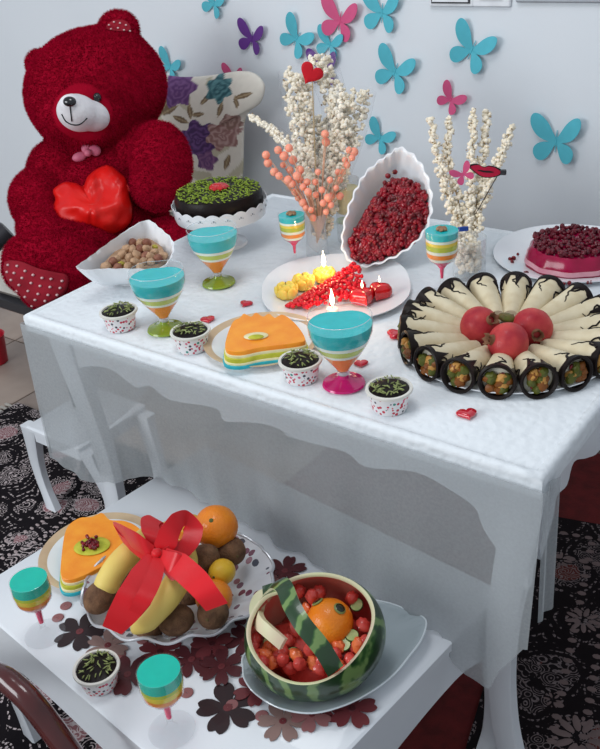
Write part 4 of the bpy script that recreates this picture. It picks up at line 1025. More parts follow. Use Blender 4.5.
# second vase with five popcorn sticks
vb = P(469, 276, TZ); t = thing('glass_tumbler', 'short clear glass tumbler filled with popcorn', 'glass', vb)
obj('wall', lathe([(.001, 0), (.030, 0), (.033, .006), (.034, .085), (.033, .085), (.031, .008), (.001, .008)], 32), clear('tumbler_glass', opacity=.14), t)
rnd = random.Random(31); ps = []
for k in range(90):
    a = rnd.random() * 2 * PI; rr = .025 * math.sqrt(rnd.random()); ps.append((rr * math.cos(a), rr * math.sin(a), .015 + .06 * rnd.random()))
a, b_ = popcorn(ps, .0065, 5); pf = solo('popcorn_fill', a, M_pop, 'popcorn filling the short glass tumbler', 'popcorn', vb, kind='stuff', sharp=180)
vd2 = (vb - CAM).dot(FW)
sticks = [([(462, 236), (450, 205), (440, 165), (430, 120)], .010, .0045, 'leftmost popcorn stick leaning out to the left'), ([(465, 236), (458, 200), (448, 160), (449, 120)], .013, .004, 'second popcorn stick from the left, thick lower half'),
          ([(468, 236), (470, 200), (472, 150), (473, 110)], .010, .0045, 'middle popcorn stick standing upright'), ([(471, 236), (478, 195), (484, 150), (488, 112)], .010, .0055, 'popcorn stick right of the upright one'),
          ([(473, 236), (484, 200), (499, 160), (512, 127)], .012, .0055, 'rightmost popcorn stick leaning out to the right')]
for i, (q, r0, r1, l) in enumerate(sticks):
    popstick('popcorn_stick', l, 'popcorn', [PD(x, y, vd2 + .012 * (i % 2)) for x, y in q], r0 * 1.15, r1, 84, .0060, 40 + i, 'popcorn sticks in the tumbler')
lp = PD(485, 171, vd2 - .05); t = thing('lips_prop', 'red paper lips edged in black between the popcorn sticks', 'party prop', lp)
def lips(s):
    c = bezc([Vector((-.030, .006, 0)) * s, Vector((-.016, .011, 0)) * s, Vector((-.004, .007, 0)) * s, Vector((.006, .010, 0)) * s, Vector((.020, .008, 0)) * s, Vector((.032, .0, 0)) * s, Vector((.018, -.009, 0)) * s, Vector((0, -.011, 0)) * s, Vector((-.014, -.006, 0)) * s], 5)
    return [(v.x, v.y) for v in c]
Rl = Matrix.Rotation(math.radians(38), 4, 'Z') @ Matrix.Rotation(.18, 4, 'Y')
m_lip = mat('red_gloss_paper', (.50, .01, .05), .3)
obj('edge', xf(prism_xz(lips(1.18), -.001, .001), Rl), m_blk, t); obj('lips', xf(prism_xz(lips(1.0), -.003, -.001), Rl), m_lip, t)
obj('opening', xf(prism_xz([(x * .55, y * .18) for x, y in lips(1.0)], -.0036, -.003), Rl), m_th, t)
obj('stick', xf(join(tube([(.030, 0, .0), (.042, 0, .001)], .006, 8), tube([(.03, .002, 0), (.0, .004, -.09)], .001, 5)), Rl), m_blk, t)
butterfly(None, R_(10), .36, 'pink', 'pink butterfly stuck on the popcorn sticks beside the red lips', Y=0, point=PD(463, 174, vd2 - .045)).rotation_euler = (0, -.5, math.radians(35))
tg = PD(463, 229, vd2 - .045); solo('blue_tag', xf(box((0, 0, 0), (.022, .003, .010), .001), Matrix.Rotation(math.radians(38), 4, 'Z')), mat('blue_tag', (.02, .07, .35), .4), 'tiny blue tag on the rim of the popcorn tumbler', 'tag', tg)

# jelly cake on its plate at the right
cp = P(572, 254, TZ) + Vector((0, 0, 0)); cpc = Vector((.862, .752, TZ))
supplate('serving_plate', 'white plate under the crimson jelly cake at the right edge', cpc, .158, .158, .3, M_porc, .012, 2.1)
M_cj = mat('crimson_jelly', (.34, .003, .05), .2, (.26, .002, .035), 30, coat=.2); M_cw = mat('pink_cream', (.72, .40, .45), .35, (.62, .25, .32), 25)
jc = P(572, 255, TZ + .02); jc = Vector((jc.x, jc.y, TZ + .004))
t = thing('jelly_cake', 'round crimson jelly cake with a pale layer and berries on top', 'cake', jc)
fl8 = lambda a, r, z: 1 + .02 * math.cos(10 * a)
obj('jelly_layer', lathe([(.001, 0), (.092, 0), (.092, .007), (.001, .007)], 80, fl8), M_cj, t, 'crimson bottom layer'); obj('cream_layer', lathe([(.001, .007), (.094, .007), (.093, .016), (.001, .016)], 80, fl8), M_cw, t, 'pale pink layer')
obj('jelly_layer', lathe([(.001, .016), (.091, .016), (.086, .034), (.080, .041), (.001, .042)], 80, fl8), M_cj, t, 'crimson top layer')
rnd = random.Random(2); pts = []
for k in range(330):
    a = rnd.random() * 2 * PI; rr = .078 * math.sqrt(rnd.random()) if k > 90 else .070 + .010 * rnd.random()
    pts.append((rr * math.cos(a), rr * math.sin(a), .043 + .005 * rnd.random() + (.003 if k <= 90 else 0)))
obj('berries', seeds(pts, .0048, 9), mat('dark_berry', (.07, .003, .01), .3, (.16, .004, .016), 90, coat=.1), t, kind='stuff')
pts = [(.115 * math.cos(a) * rnd.uniform(.95, 1.08), .115 * math.sin(a) * rnd.uniform(.95, 1.08), .005) for a in [rnd.uniform(3.2, 6.1) for _ in range(16)]]
obj('fallen_berries', seeds(pts, .0042, 11), M_seed, t, kind='stuff')

# ------------------------------------------------------------------ chocolate roll platter
rc = Vector((.915, .334, TZ))
supplate('platter', 'large round white platter under the ring of chocolate rolls', rc, .185, .185, 0, M_porc, .012, 2.0)
M_wafer = mat('wafer_roll', (.70, .62, .44), .6, (.60, .50, .32), 30, bump=.2)
M_fcr = mat('white_filling', (.78, .75, .62), .5, bump=.3)
fr_m = [mat('kiwi_piece', (.10, .11, .015), .4), mat('amber_fruit', (.22, .07, .01), .4), M_seed, mat('peach_piece', (.55, .27, .06), .4)]
def roll_meshes(L, r1, r0, var):
    """cornet along +X, big open end at x=L"""
    rnd = random.Random(100 + var); N = 40
    def R(x): return r0 + (r1 - r0) * (x / L) ** .8
    xs = [L * k / 14 for k in range(15)]
    out = [[(x, R(x) * math.cos(2 * PI * j / N) * .98, R(x) * math.sin(2 * PI * j / N)) for j in range(N)] for x in xs]
    inn = [[(x, (R(x) - .0028) * math.cos(2 * PI * j / N), (R(x) - .0028) * math.sin(2 * PI * j / N)) for j in range(N)] for x in (L, L - .018)]
    shell = rings(out + inn, True, False)
    # chocolate dip: ring around the mouth with drips running back
    dr = [.010 + .002 * math.sin(j * .9) + rnd.uniform(0, .002) for j in range(N)]
    for _ in range(5):
        j = rnd.randrange(N); q = rnd.uniform(.008, .03); dr[j] += q; dr[(j + 1) % N] += q * .5
    dr = [max(dr[j], .0) for j in range(N)]
    rs = []
    for f in (1, .85, .6, .3, 0):
        rs.append([(L - dr[j] * f, (R(L - dr[j] * f) + (.0006 if f == 1 else .0018)) * math.cos(2 * PI * j / N), (R(L - dr[j] * f) + (.0006 if f == 1 else .0018)) * math.sin(2 * PI * j / N)) for j in range(N)])
    rs.append([(L + .0015, (r1 - .001) * math.cos(2 * PI * j / N), (r1 - .001) * math.sin(2 * PI * j / N)) for j in range(N)])
    rs.append([(L - .001, (r1 - .0040) * math.cos(2 * PI * j / N), (r1 - .0040) * math.sin(2 * PI * j / N)) for j in range(N)])
    rs.append([(L - .012, (r1 - .0045) * math.cos(2 * PI * j / N), (r1 - .0045) * math.sin(2 * PI * j / N)) for j in range(N)])
    dip = rings(rs)
    # zigzag drizzle on top
    dz = []
    for k in range(5):
        a0 = 2 * PI * (k + rnd.uniform(-.3, .3)) / 5; pth = []; ln = rnd.uniform(.15, .55)
        for q in range(10):
            x = L - .008 - L * ln * q / 9; a = a0 + .22 * math.sin(q * .8 + k) + .10 * math.sin(q * 2.1 + k * 2)
            pth.append((x, (R(x) + .0003) * math.cos(a), (R(x) + .0003) * math.sin(a)))
        if len(pth) > 2: dz.append(tube(pth, [.0030, .0026, .0023, .0020, .0017, .0015, .0014, .0012, .0010, .0006], 5))
    fill = lathe([(.0005, .0), (r1 * .5, .001), (r1 - .004, -.003)], 20); fill = xf(fill, Matrix.Translation((L - .011, 0, 0)) @ Matrix.Rotation(PI / 2, 4, 'Y'))
    fruits = []
    for k in range(17):
        a = rnd.random() * 2 * PI; rr = (r1 - .012) * math.sqrt(rnd.random()); kind = [0, 1, 2, 3, 2, 0, 1, 2, 3, 1, 2, 0, 1, 0, 2, 1, 2][k]
        s = .0045 if kind == 2 else .0112
        fruits.append((kind, ell((L - .008 + rnd.random() * .003, rr * math.cos(a), rr * math.sin(a)), (s * .7, s, s * .8), (rnd.random(), rnd.random(), rnd.random()), 8, 6, .3, k)))
    return shell, dip, (join(*dz) if dz else None), fill, fruits
NR = 18; R1 = .0285; LEN = .114
variants = []
for v in range(4):
    sh, dp, dz, fi, fr_ = roll_meshes(LEN, R1, .014, v)
    ms_ = [('wafer', mesh('wafer', sh, M_wafer)), ('chocolate_dip', mesh('chocolate_dip', dp, M_choc)), ('chocolate_drizzle', mesh('chocolate_drizzle', dz, M_choc)), ('filling', mesh('filling', fi, M_fcr))]
    for k, g in fr_: ms_.append((['kiwi_piece', 'raisin_piece', 'pomegranate_seed', 'peach_piece'][k], mesh('fruit', g, fr_m[k])))
    for _, me_ in ms_: fixn(me_)
    variants.append(ms_)
ph0 = math.atan2(P(498, 378, TZ + .03).y - rc.y, P(498, 378, TZ + .03).x - rc.x)
pxof = inv
ROLL = {}
_r = []
for k in range(NR):
    a = ph0 + 2 * PI * k / NR; d = Vector((math.cos(a), math.sin(a), 0)); fr0 = d.dot(Vector((CAM.x - rc.x, CAM.y - rc.y, 0)).normalized()); _r.append((pxof(rc + d * .17)[0], fr0, k))
ordn = ['first', 'second', 'third', 'fourth', 'fifth', 'sixth', 'seventh', 'eighth', 'ninth', 'tenth', 'eleventh']
for i_, (x_, f_, k_) in enumerate(sorted(r_ for r_ in _r if r_[1] > 0)): ROLL[k_] = 'chocolate roll with open fruit-filled end, %s from the left along the front of the platter' % ordn[i_]
for i_, (x_, f_, k_) in enumerate(sorted(r_ for r_ in _r if r_[1] <= 0)): ROLL[k_] = 'cream roll with dark dipped tip, %s from the left around the back of the platter' % ordn[i_]
for k in range(NR):
    a = ph0 + 2 * PI * k / NR; d = Vector((math.cos(a), math.sin(a), 0)); tilt = math.radians(6)
    front = d.dot(Vector((CAM.x - rc.x, CAM.y - rc.y, 0)).normalized())
    loc = rc + d * .072 + Vector((0, 0, .0145 + .004))
    out_ = rc + d * .17; px_, py_ = pxof(out_)
    sec = 'front' if front > .2 else 'back' if front < -.3 else 'left' if px_ < 500 else 'right'
    l, gname = ROLL[k], 'chocolate rolls around the platter'
    t = thing('chocolate_roll', l, 'pastry', loc, group=gname); t.rotation_euler = Euler((0, -tilt, a))
    t.rotation_euler = (Matrix.Rotation(a, 3, 'Z') @ Matrix.Rotation(-tilt, 3, 'Y') @ Matrix.Rotation(random.uniform(-.5, .5), 3, 'X')).to_euler()
    for n1_, me_ in variants[k % 4]:
        o = bpy.data.objects.new(n1_, me_); COL.objects.link(o); o.parent = t
M_pom = mat('pomegranate_skin', (.56, .06, .055), .5, (.34, .012, .025), 26, coat=.05, bump=.25, detail=6)
M_calyx = mat('pomegranate_crown', (.22, .10, .05), .7)
def pomegranate(label, loc, r, rot):
    t = thing('pomegranate', label, 'fruit', loc, group='whole pomegranates on the platter', rot=rot)
    obj('skin', ell((0, 0, 0), (r, r, r * .94), nu=32, nv=22, nz=.05, nf=1.6, seed=loc[0] * 9), M_pom, t, sharp=180)
    gs = [lathe([(r * .30, r * .82), (r * .24, r * .95), (r * .22, r * 1.08), (r * .30, r * 1.2), (r * .26, r * 1.2), (r * .16, r * 1.0)], 18, lambda a, q, z: (1, .10 * r * math.cos(6 * a) if z > r * 1.1 else 0))]
    obj('crown', join(*gs), M_calyx, t, sharp=60)
q1, q2, q3 = P(482, 324, TZ + .045), P(531, 327, TZ + .045), P(509, 342, TZ + .050)
def off_(p, rr=.0395): return p
q1 = rc + Vector((-.030, -.012, .044)); 
for q, l, rr, rot in ((P(480, 326, TZ + .042), 'back left whole pomegranate in the middle of the platter', .0345, (.6, .7, .5)), (P(532, 328, TZ + .042), 'right whole pomegranate in the middle of the platter', .0345, (1.2, 1.2, .3)), (P(508, 343, TZ + .045), 'front whole pomegranate in the middle of the platter', .0345, (1.15, -.4, -.5))):
    pomegranate(l, q, rr, rot)
rnd = random.Random(77); cf = P(505, 362, TZ + .01)
solo('loose_seeds', seeds([Vector((rnd.gauss(0, .03), rnd.gauss(0, .02), .001)) for _ in range(26)], .0045, 3), M_seed, 'loose pomegranate seeds in front of the whole fruit on the platter', 'seeds', rc + Vector((.035, -.045, .02)), kind='stuff')
solo('kiwi_leaf', join(ell((0, 0, 0), (.016, .012, .008), (0, .2, .5), 16, 10, .2)), mat('dark_olive_leaf', (.10, .12, .02), .4, (.16, .10, .03), 60), 'dark green garnish between the two back pomegranates', 'garnish', P(507, 318, TZ + .058))

# ------------------------------------------------------------------ low table: doily of leaf flowers
M_l = {'black': mat('black_brown_vinyl', (.025, .010, .012), .45, coat=.2), 'maroon': mat('maroon_vinyl', (.085, .016, .02), .45, coat=.2), 'wine': mat('wine_vinyl', (.16, .03, .035), .45, coat=.2), 'taupe': mat('taupe_vinyl', (.27, .17, .15), .5, coat=.1), 'rose': mat('rose_vinyl', (.30, .12, .12), .5, coat=.1)}
dz0 = P(190, 660, BZ); t = thing('table_doily', 'cut-out doily of overlapping brown and maroon leaf flowers', 'doily', dz0)
def leafflower(R, n, notch=.18, ph=0):
    o = []
    for k in range(n * 14):
        a = 2 * PI * k / (n * 14); u = (a * n / (2 * PI)) % 1; e = math.sin(PI * u) ** .55; o.append((R * (.28 + .72 * e - notch * math.exp(-((u - .5) / .09) ** 2)) * math.cos(a + ph), R * (.28 + .72 * e - notch * math.exp(-((u - .5) / .09) ** 2)) * math.sin(a + ph)))
    return o
for i, (q, R, n, c) in enumerate([((80, 632), .042, 5, 'black'), ((108, 646), .036, 6, 'taupe'), ((285, 572), .038, 6, 'maroon'), ((128, 676), .040, 5, 'maroon'), ((160, 652), .036, 6, 'wine'), ((192, 660), .036, 6, 'maroon'), ((212, 645), .034, 5, 'wine'), ((222, 668), .036, 6, 'maroon'),
                       ((228, 708), .046, 5, 'black'), ((283, 722), .036, 6, 'taupe'), ((312, 716), .030, 5, 'rose'), ((352, 710), .036, 5, 'wine'), ((245, 640), .034, 5, 'maroon'), ((240, 610), .036, 6, 'maroon'), ((255, 690), .032, 5, 'wine'), ((262, 585), .03, 5, 'rose'), ((326, 706), .03, 6, 'wine'), ((270, 650), .035, 5, 'maroon'), ((300, 690), .035, 6, 'maroon')]):
    z = .0006 + .0009 * (i % 4); c0_ = P(*q, BZ) - dz0; g = prism(leafflower(R * 1.12, n, .16, i * .7), z, z + .0008)
    f = obj('leaf_flower', g, M_l[c], t, loc=Vector((c0_.x, c0_.y, 0)))
    if i < 19: obj('centre', lathe([(.001, z + .0015), (R * .15, z + .0015), (R * .16, z + .0008)], 14), M_l['wine' if c != 'wine' else 'maroon'], f)
for q in ((66, 606), (187, 693), (232, 705), (120, 655), (143, 640), (262, 716), (58, 618), (280, 700)):
    c0_ = P(*q, BZ) - dz0; obj('dot', lathe([(.001, .0045), (.0095, .0045), (.0105, .0036)], 20), M_l['rose'], t, loc=Vector((c0_.x, c0_.y, -.003)))

# fruit platter
m, nt, b, oc = base_mat('flower_print_porcelain', .15); b.inputs['Coat Weight'].default_value = .5
vv = nd(nt, 'ShaderNodeTexVoronoi'); vv.inputs['Scale'].default_value = 60; nt.links.new(oc, vv.inputs['Vector']); hs = nd(nt, 'ShaderNodeSeparateColor'); nt.links.new(vv.outputs['Color'], hs.inputs[0])
pcx = ramp(nt, hs.outputs[0], [(0, (.72, .74, .78)), (.5, (.20, .06, .10)), (.7, (.10, .11, .14)), (.82, (.35, .16, .2))], True)
nt.links.new(mixc(nt, math_n(nt, 'LESS_THAN', vv.outputs['Distance'], .45), (.72, .74, .78), pcx), b.inputs['Base Color'])
M_fp = m
FC = P(180, 589, BZ + .02); FC = Vector((FC.x, FC.y, BZ)); fa_ = .64
t = thing('fruit_platter', 'oval flower-printed porcelain platter with scalloped rim full of fruit', 'platter', FC)
def fpmod(k, z, fr):
    out = []
    N = 128
    for j in range(N):
        a = 2 * PI * j / N; sc_ = 1 + fr * (.035 * abs(math.sin(7 * a)) - .01); x = .168 * k * sc_ * math.cos(a); y = .142 * k * sc_ * math.sin(a)
        out.append((x * math.cos(fa_) - y * math.sin(fa_), x * math.sin(fa_) + y * math.cos(fa_), z + fr * .004 * math.cos(14 * a)))
    return out
obj('dish', rings([fpmod(.01, .004, 0), fpmod(.5, .004, 0), fpmod(.62, .010, 0), fpmod(.8, .026, .4), fpmod(.97, .040, 1), fpmod(.97, .037, 1), fpmod(.8, .022, .4), fpmod(.6, .004, 0), fpmod(.5, 0, 0), fpmod(.01, 0, 0)], True, True), M_fp, t, sharp=60)
obj('rim_bead', tube([Vector(p) for p in fpmod(.98, .040, 1)] + [Vector(fpmod(.98, .040, 1)[0])], .0028, 8, caps=False), mat('silver_rim', (.62, .64, .68), .25, metal=.3), t)
M_or = mat('orange_peel', (.84, .26, .015), .38, (.78, .20, .01), 25, bump=.35, bscale=260, coat=.2); M_lem = mat('lemon_peel', (.82, .52, .04), .38, (.76, .44, .03), 25, bump=.2, bscale=260)
M_kw = mat('kiwi_skin', (.22, .115, .06), .85, (.11, .055, .03), 60, bump=.6, bscale=400); M_ban = mat('banana_peel', (.78, .60, .16), .5, (.70, .50, .12), 9, bump=.05)
M_ban_t = mat('banana_tip', (.14, .10, .04), .8)
def fruit(name, label, cat, q, z, r, m_, rot=(0, 0, 0), tip=None, group=None, nz=.03):
    loc = P(q[0], q[1], z); t = thing(name, label, cat, loc, group=group, rot=rot)
    obj('flesh' if 0 else 'skin', ell((0, 0, 0), r, nu=28, nv=18, nz=nz, nf=1.5, seed=q[0]), m_, t, sharp=180)
    if tip: obj('stem_scar', ell((0, 0, r[2] * .985), (r[0] * .11, r[0] * .11, .0015), nu=10, nv=6), tip, t)
    return t
M_sc = mat('green_scar', (.10, .12, .03), .7)
fruit('orange', 'big orange on top at the back of the fruit platter', 'fruit', (216, 527), BZ + .105, (.039, .039, .037), M_or, (.5, .3, 0), M_sc)
fruit('orange', 'orange half hidden among kiwis at the right of the fruit platter', 'fruit', (214, 598), BZ + .065, (.031, .031, .029), M_or, (.9, .6, 0), M_sc)
fruit('lemon', 'small yellow lemon right of the ribbon', 'fruit', (222, 572), BZ + .078, (.022, .022, .026), M_lem, (1.2, .4, 0), M_sc)
fruit('lemon', 'yellow lemon peeping out behind the bow and big orange', 'fruit', (190, 530), BZ + .085, (.028, .028, .032), M_lem, (1.2, .4, .5), M_sc)
fruit('apricot', 'orange apricot under the red bow', 'fruit', (180, 545), BZ + .085, (.022, .022, .022), M_or, (.3, 0, 0), M_sc)
kg = 'kiwis in the fruit platter'
for q, z, rot, l in (((100, 597), .072, (.3, 1.4, 2.0), 'kiwi at the far left of the platter against the banana'), ((176, 620), .052, (.3, 1.2, .9), 'kiwi at the front of the platter right of the long banana'), ((213, 613), .060, (1.1, .5, .2), 'large kiwi at the right front under the ribbon tail'),
                     ((203, 560), .085, (.3, 1.0, 1.2), 'kiwi right of the red bow knot'), ((231, 551), .068, (.6, 1.2, .2), 'kiwi under the big orange near the rim'), ((188, 590), .060, (.4, 1.4, .5), 'kiwi in shade beneath the ribbon tail'), ((150, 622), .038, (.4, 1.2, 2.4), 'kiwi lowest in the front under the long banana'), ((120, 580), .040, (.4, 1.2, .4), 'kiwi hidden under the left banana')):
    fruit('kiwi', l, 'fruit', q, BZ + z, (.0255, .0255, .031), M_kw, rot, M_ban_t, kg)
def banana(label, pts, r, O_):
    c = bez(pts, 8); n = len(c); rad = []
    for i in range(n):
        u = i / (n - 1); rad.append(r * max(.14, min(1, (math.sin(PI * (.06 + .90 * u)) * 1.7) ** .7)))
    t = thing('banana', label, 'fruit', O_, group='bananas tied with red ribbon')
    obj('peel', mv(tube(c, rad, 20), -O_), M_ban, t, sharp=60); obj('tip', ell(c[-1] - O_, (.005, .005, .005), nu=8, nv=6), M_ban_t, t)
    d = (c[0] - c[1]).normalized(); obj('stalk', tube([c[0] - O_ - d * .004, c[0] - O_ + d * .022], [.006, .0045], 8), M_ban_t if 0 else M_ban, t)
zb = BZ + .10
banana('left banana, upper end under the red bow', [P(160, 528, zb - .01), P(140, 545, zb + .012), P(121, 562, zb + .01), P(108, 582, zb - .01), P(104, 600, zb - .03)], .0215, P(125, 565, BZ + .08))
banana('long right banana running down from the bow to the front rim', [P(190, 548, zb), P(182, 572, zb + .012), P(168, 596, zb + .008), P(150, 615, zb - .012), P(134, 631, zb - .040)], .0215, P(165, 595, BZ + .08))
# ribbon bow
M_rib = mat('red_ribbon', (.70, .006, .014), .35, (.60, .004, .01), 12, sheen=.2, bump=.1)
K = P(157, 553, zb + .055); t = thing('ribbon_bow', 'wide bright red ribbon bow tied round the bananas', 'ribbon', K)
def rib(pq, wq, name, z0=None):
    pp = bez([P(x, y, z) - K for x, y, z in pq], 6); n = len(pp); ws = []
    for i in range(n):
        u = i / (n - 1) * (len(wq) - 1); k = min(int(u), len(wq) - 2); f = u - k; a = Vector(wq[k]).lerp(Vector(wq[k + 1]), f)
        w3 = (RT * a.x - UP * a.y) * .0021; ws.append(w3)
    obj(name, ribbon(pp, ws, .0007), M_rib, t, sharp=60)
Z = zb + .05
rib([(155, 553, Z), (143, 545, Z + .015), (128, 537, Z + .012), (117, 530, Z), (124, 541, Z - .008), (140, 552, Z - .008), (154, 556, Z - .004)], [(1, 6, 0), (4, 9, 0), (6, 10, 0), (3, 6, 0), (3, 5, 0), (2, 6, 0), (1, 5, 0)], 'loop')
rib([(157, 550, Z), (153, 535, Z + .02), (150, 522, Z + .02), (158, 520, Z + .01), (162, 535, Z), (160, 550, Z)], [(5, 2, 0), (9, 3, 0), (7, 3, 0), (5, 3, 0), (7, 2, 0), (4, 2, 0)], 'loop')
rib([(160, 552, Z), (168, 538, Z + .02), (176, 524, Z + .03), (186, 518, Z + .025), (193, 528, Z + .01), (190, 542, Z), (178, 552, Z - .004), (162, 556, Z)], [(5, 5, 0), (7, 6, 0), (3, 8, 0), (-1, 6, 0), (-8, 1, 0), (-7, -2, 0), (-3, -8, 0), (0, -5, 0)], 'loop')
rib([(160, 556, Z), (172, 563, Z + .012), (182, 566, Z + .006), (176, 574, Z - .004), (164, 564, Z - .002)], [(2, -5, 0), (3, -8, 0), (2, -6, 0), (3, -5, 0), (2, -4, 0)], 'loop')
rib([(154, 556, Z), (146, 575, Z + .004), (134, 598, Z), (122, 616, Z - .02), (112, 630, Z - .045)], [(6, 2, 0), (11, 4, 0), (12, 5, 0), (10, 4, 0), (7, 3, 0)], 'tail')
rib([(160, 558, Z), (153, 580, Z + .008), (143, 600, Z + .002), (133, 615, Z - .02)], [(5, 1, 0), (6, 2, 0), (6, 2, 0), (4, 2, 0)], 'tail')
rib([(162, 556, Z), (178, 565, Z + .012), (195, 580, Z + .008), (206, 593, Z), (217, 607, Z - .022)], [(4, -6, 0), (6, -8, 0), (8, -6, 0), (8, -4, 0), (8, -3, 0)], 'tail')
obj('knot', ell((0, 0, 0), (.009, .009, .007), (0, 0, .5), 16, 10, .2), M_rib, t)

# ------------------------------------------------------------------ leaf glass dish + carved watermelon
M_frost = clear('leaf_glass', opacity=.62, rough=.1, body=(.52, .60, .64))
mc = P(315, 636, BZ + .085)
LC = Vector((.853, -.150, BZ))
rimq = [(243, 668, .028), (244, 655, .026), (262, 640, .024), (300, 612, .024), (345, 598, .024), (385, 602, .026), (412, 612, .03), (424, 618, .034), (426, 626, .034), (421, 640, .030), (410, 655, .027), (394, 674, .025), (372, 691, .024), (345, 705, .024), (312, 713, .024), (280, 708, .024), (256, 694, .025), (245, 680, .027)]
t = thing('leaf_dish', 'pale glass leaf-shaped dish under the carved watermelon', 'dish', LC)
obj('dish', mv(loft_bowl([P(a, b_, BZ + z) for a, b_, z in rimq], LC + Vector((0, 0, .003)), .075, (0, 0, 1), 8, .002, .3, 8, .0014, 36), -LC), M_frost, t, sharp=60)
obj('rim_bead', mv(tube(bezc([P(a, b_, BZ + z) for a, b_, z in rimq] , 6) + [P(243, 668, BZ + .028)], .0016, 6, caps=False), -LC), mat('rim_white_glass', (.72, .78, .82), .15, coat=.6), t)
n_ = (CAM - mc).normalized(); n_ = (n_ - RT * .22 + UP * .48).normalized()
uu = (RT - n_ * RT.dot(n_)).normalized(); vv_ = n_.cross(uu)
if vv_.dot(UP) < 0: vv_ = -vv_
def mpt(r, th, ph):   # spherical about opening axis; ph measured in the view plane from image right, counter-clockwise
    d = n_ * math.cos(th) + (uu * math.cos(ph) + vv_ * math.sin(ph)) * math.sin(th)
    ax = (RT * .95 + UP * .25).normalized(); d2 = d * r; return d2 + ax * d2.dot(ax) * .16
MR = .0935
def rimth(ph):
    # wide opening; notch where the two lobes meet (upper left)
    d = (ph - math.radians(128) + PI) % (2 * PI) - PI
    return math.radians(64) - math.radians(28) * math.exp(-(d / .24) ** 2) + math.radians(3) * math.sin(3 * ph)
M_rind, nt, b, oc = base_mat('watermelon_rind', .3); b.inputs['Coat Weight'].default_value = .3
nzz = nd(nt, 'ShaderNodeTexNoise'); nzz.inputs['Scale'].default_value = 16; nzz.inputs['Detail'].default_value = 4; nt.links.new(oc, nzz.inputs['Vector'])
wv = nd(nt, 'ShaderNodeTexWave'); wv.inputs['Scale'].default_value = 9; wv.inputs['Distortion'].default_value = 5; wv.inputs['Detail'].default_value = 3; wv.inputs['Detail Scale'].default_value = 2.0; nt.links.new(oc, wv.inputs['Vector'])
nt.links.new(ramp(nt, wv.outputs['Fac'], [(.55, (.012, .045, .012)), (.72, (.03, .10, .02)), (.86, (.16, .26, .08))]), b.inputs['Base Color'])
mw_, nt, b, oc = base_mat('melon_rim_flesh', .45)
M_rimf = mat('melon_white_rim', (.62, .66, .38), .45, (.70, .58, .42), 14); M_flesh = mat('melon_red_flesh', (.66, .09, .08), .4, (.62, .24, .17), 14, bump=.2)
W0 = Vector((mc.x, mc.y, BZ + .012)); t = thing('watermelon_basket', 'watermelon carved into a basket with a striped handle, filled with fruit', 'watermelon', W0)
N = 96; rs = []
for k in range(17):
    rs.append([mc - W0 + mpt(MR, rimth(2 * PI * j / N) + (PI - .02 - rimth(2 * PI * j / N)) * k / 16, 2 * PI * j / N) for j in range(N)])
obj('rind', rings(rs, False, True), M_rind, t, sharp=180)
rs = [[mc - W0 + mpt(MR * s, rimth(2 * PI * j / N) + dth, 2 * PI * j / N) for j in range(N)] for s, dth in ((1.0, 0), (.99, -.008), (.95, .0), (.93, .02))]
obj('white_rim', rings(rs), M_rimf, t, 'pale cut edge', sharp=60)
rs = [[mc - W0 + mpt(MR * .93 * (1 - .10 * k / 8), rimth(2 * PI * j / N) + .02 + (PI - .05 - rimth(2 * PI * j / N)) * k / 8, 2 * PI * j / N) for j in range(N)] for k in range(9)]
obj('red_flesh', rings(rs, False, True), M_flesh, t, sharp=180)
# handle: band arching over the opening from upper left to lower middle
def band(p_list, wid, h_out, h_in, nm, mo, mi, drop=0):
    """p_list: points in view plane units (u right, v up) relative to the melon centre, lifted on the sphere"""
    c = bez([Vector((a, b_, 0)) for a, b_ in p_list], 8); ou, inn = [], []
    for i, q in enumerate(c):
        d = (c[min(i + 1, len(c) - 1)] - c[max(i - 1, 0)]).normalized(); s = Vector((-d.y, d.x, 0)) * wid
        row = []
        for f in (-1, -.5, 0, .5, 1):
            w_ = q + s * f; rr = math.hypot(w_.x, w_.y); hz = math.sqrt(max(.0005, (MR * 1.02) ** 2 - rr * rr)); base_ = uu * w_.x + vv_ * w_.y + n_ * (hz - drop * (i / (len(c) - 1)) ** 2.5); row.append(base_)
        ou.append([mc - W0 + p * (1 + h_out * (1 - abs(f) * .25)) for p, f in zip(row, (-1, -.5, 0, .5, 1))]); inn.append([mc - W0 + p * (1 - h_in) for p in row])
    V = []; F = []; m_i = []
    for a, b_ in zip(ou, inn): V += a + b_
    me = [ ]
    for i in range(len(c) - 1):
        o_ = i * 10; p_ = o_ + 10
        for j in range(4): F.append((o_ + j, o_ + j + 1, p_ + j + 1, p_ + j))
    g1 = (V, F); F2 = []
    for i in range(len(c) - 1):
        o_ = i * 10; p_ = o_ + 10
        for j in range(4): F2.append((o_ + 5 + j, p_ + 5 + j, p_ + 6 + j, o_ + 6 + j))
        F2.append((o_, p_, p_ + 5, o_ + 5)); F2.append((o_ + 4, o_ + 9, p_ + 9, p_ + 4))
    F2.append((0, 5, 6, 7, 8, 9, 4, 3, 2, 1)); e = (len(c) - 1) * 10; F2.append((e, e + 1, e + 2, e + 3, e + 4, e + 9, e + 8, e + 7, e + 6, e + 5))
    a_ = obj(nm, (V, F), mo, t, sharp=180); b2 = obj('handle_underside', (V, F2), mi, a_, 'pale cut side of the handle', sharp=50)
px2 = (mc - CAM).dot(FW) / FPX * .93
def vq(x, y): return ((x - 314) * px2, -(y - 637) * px2)
band([vq(262, 593), vq(278, 591), (vq(292, 605)), vq(302, 630), vq(314, 652), vq(330, 672), vq(340, 688)], .0125, .06, .07, 'handle', M_rind, M_rimf)
band([vq(268, 590), vq(255, 594), vq(250, 608), vq(256, 626), vq(268, 640), vq(284, 654)], .008, .02, .08, 'swan_loop', M_rimf, M_rimf, .045)
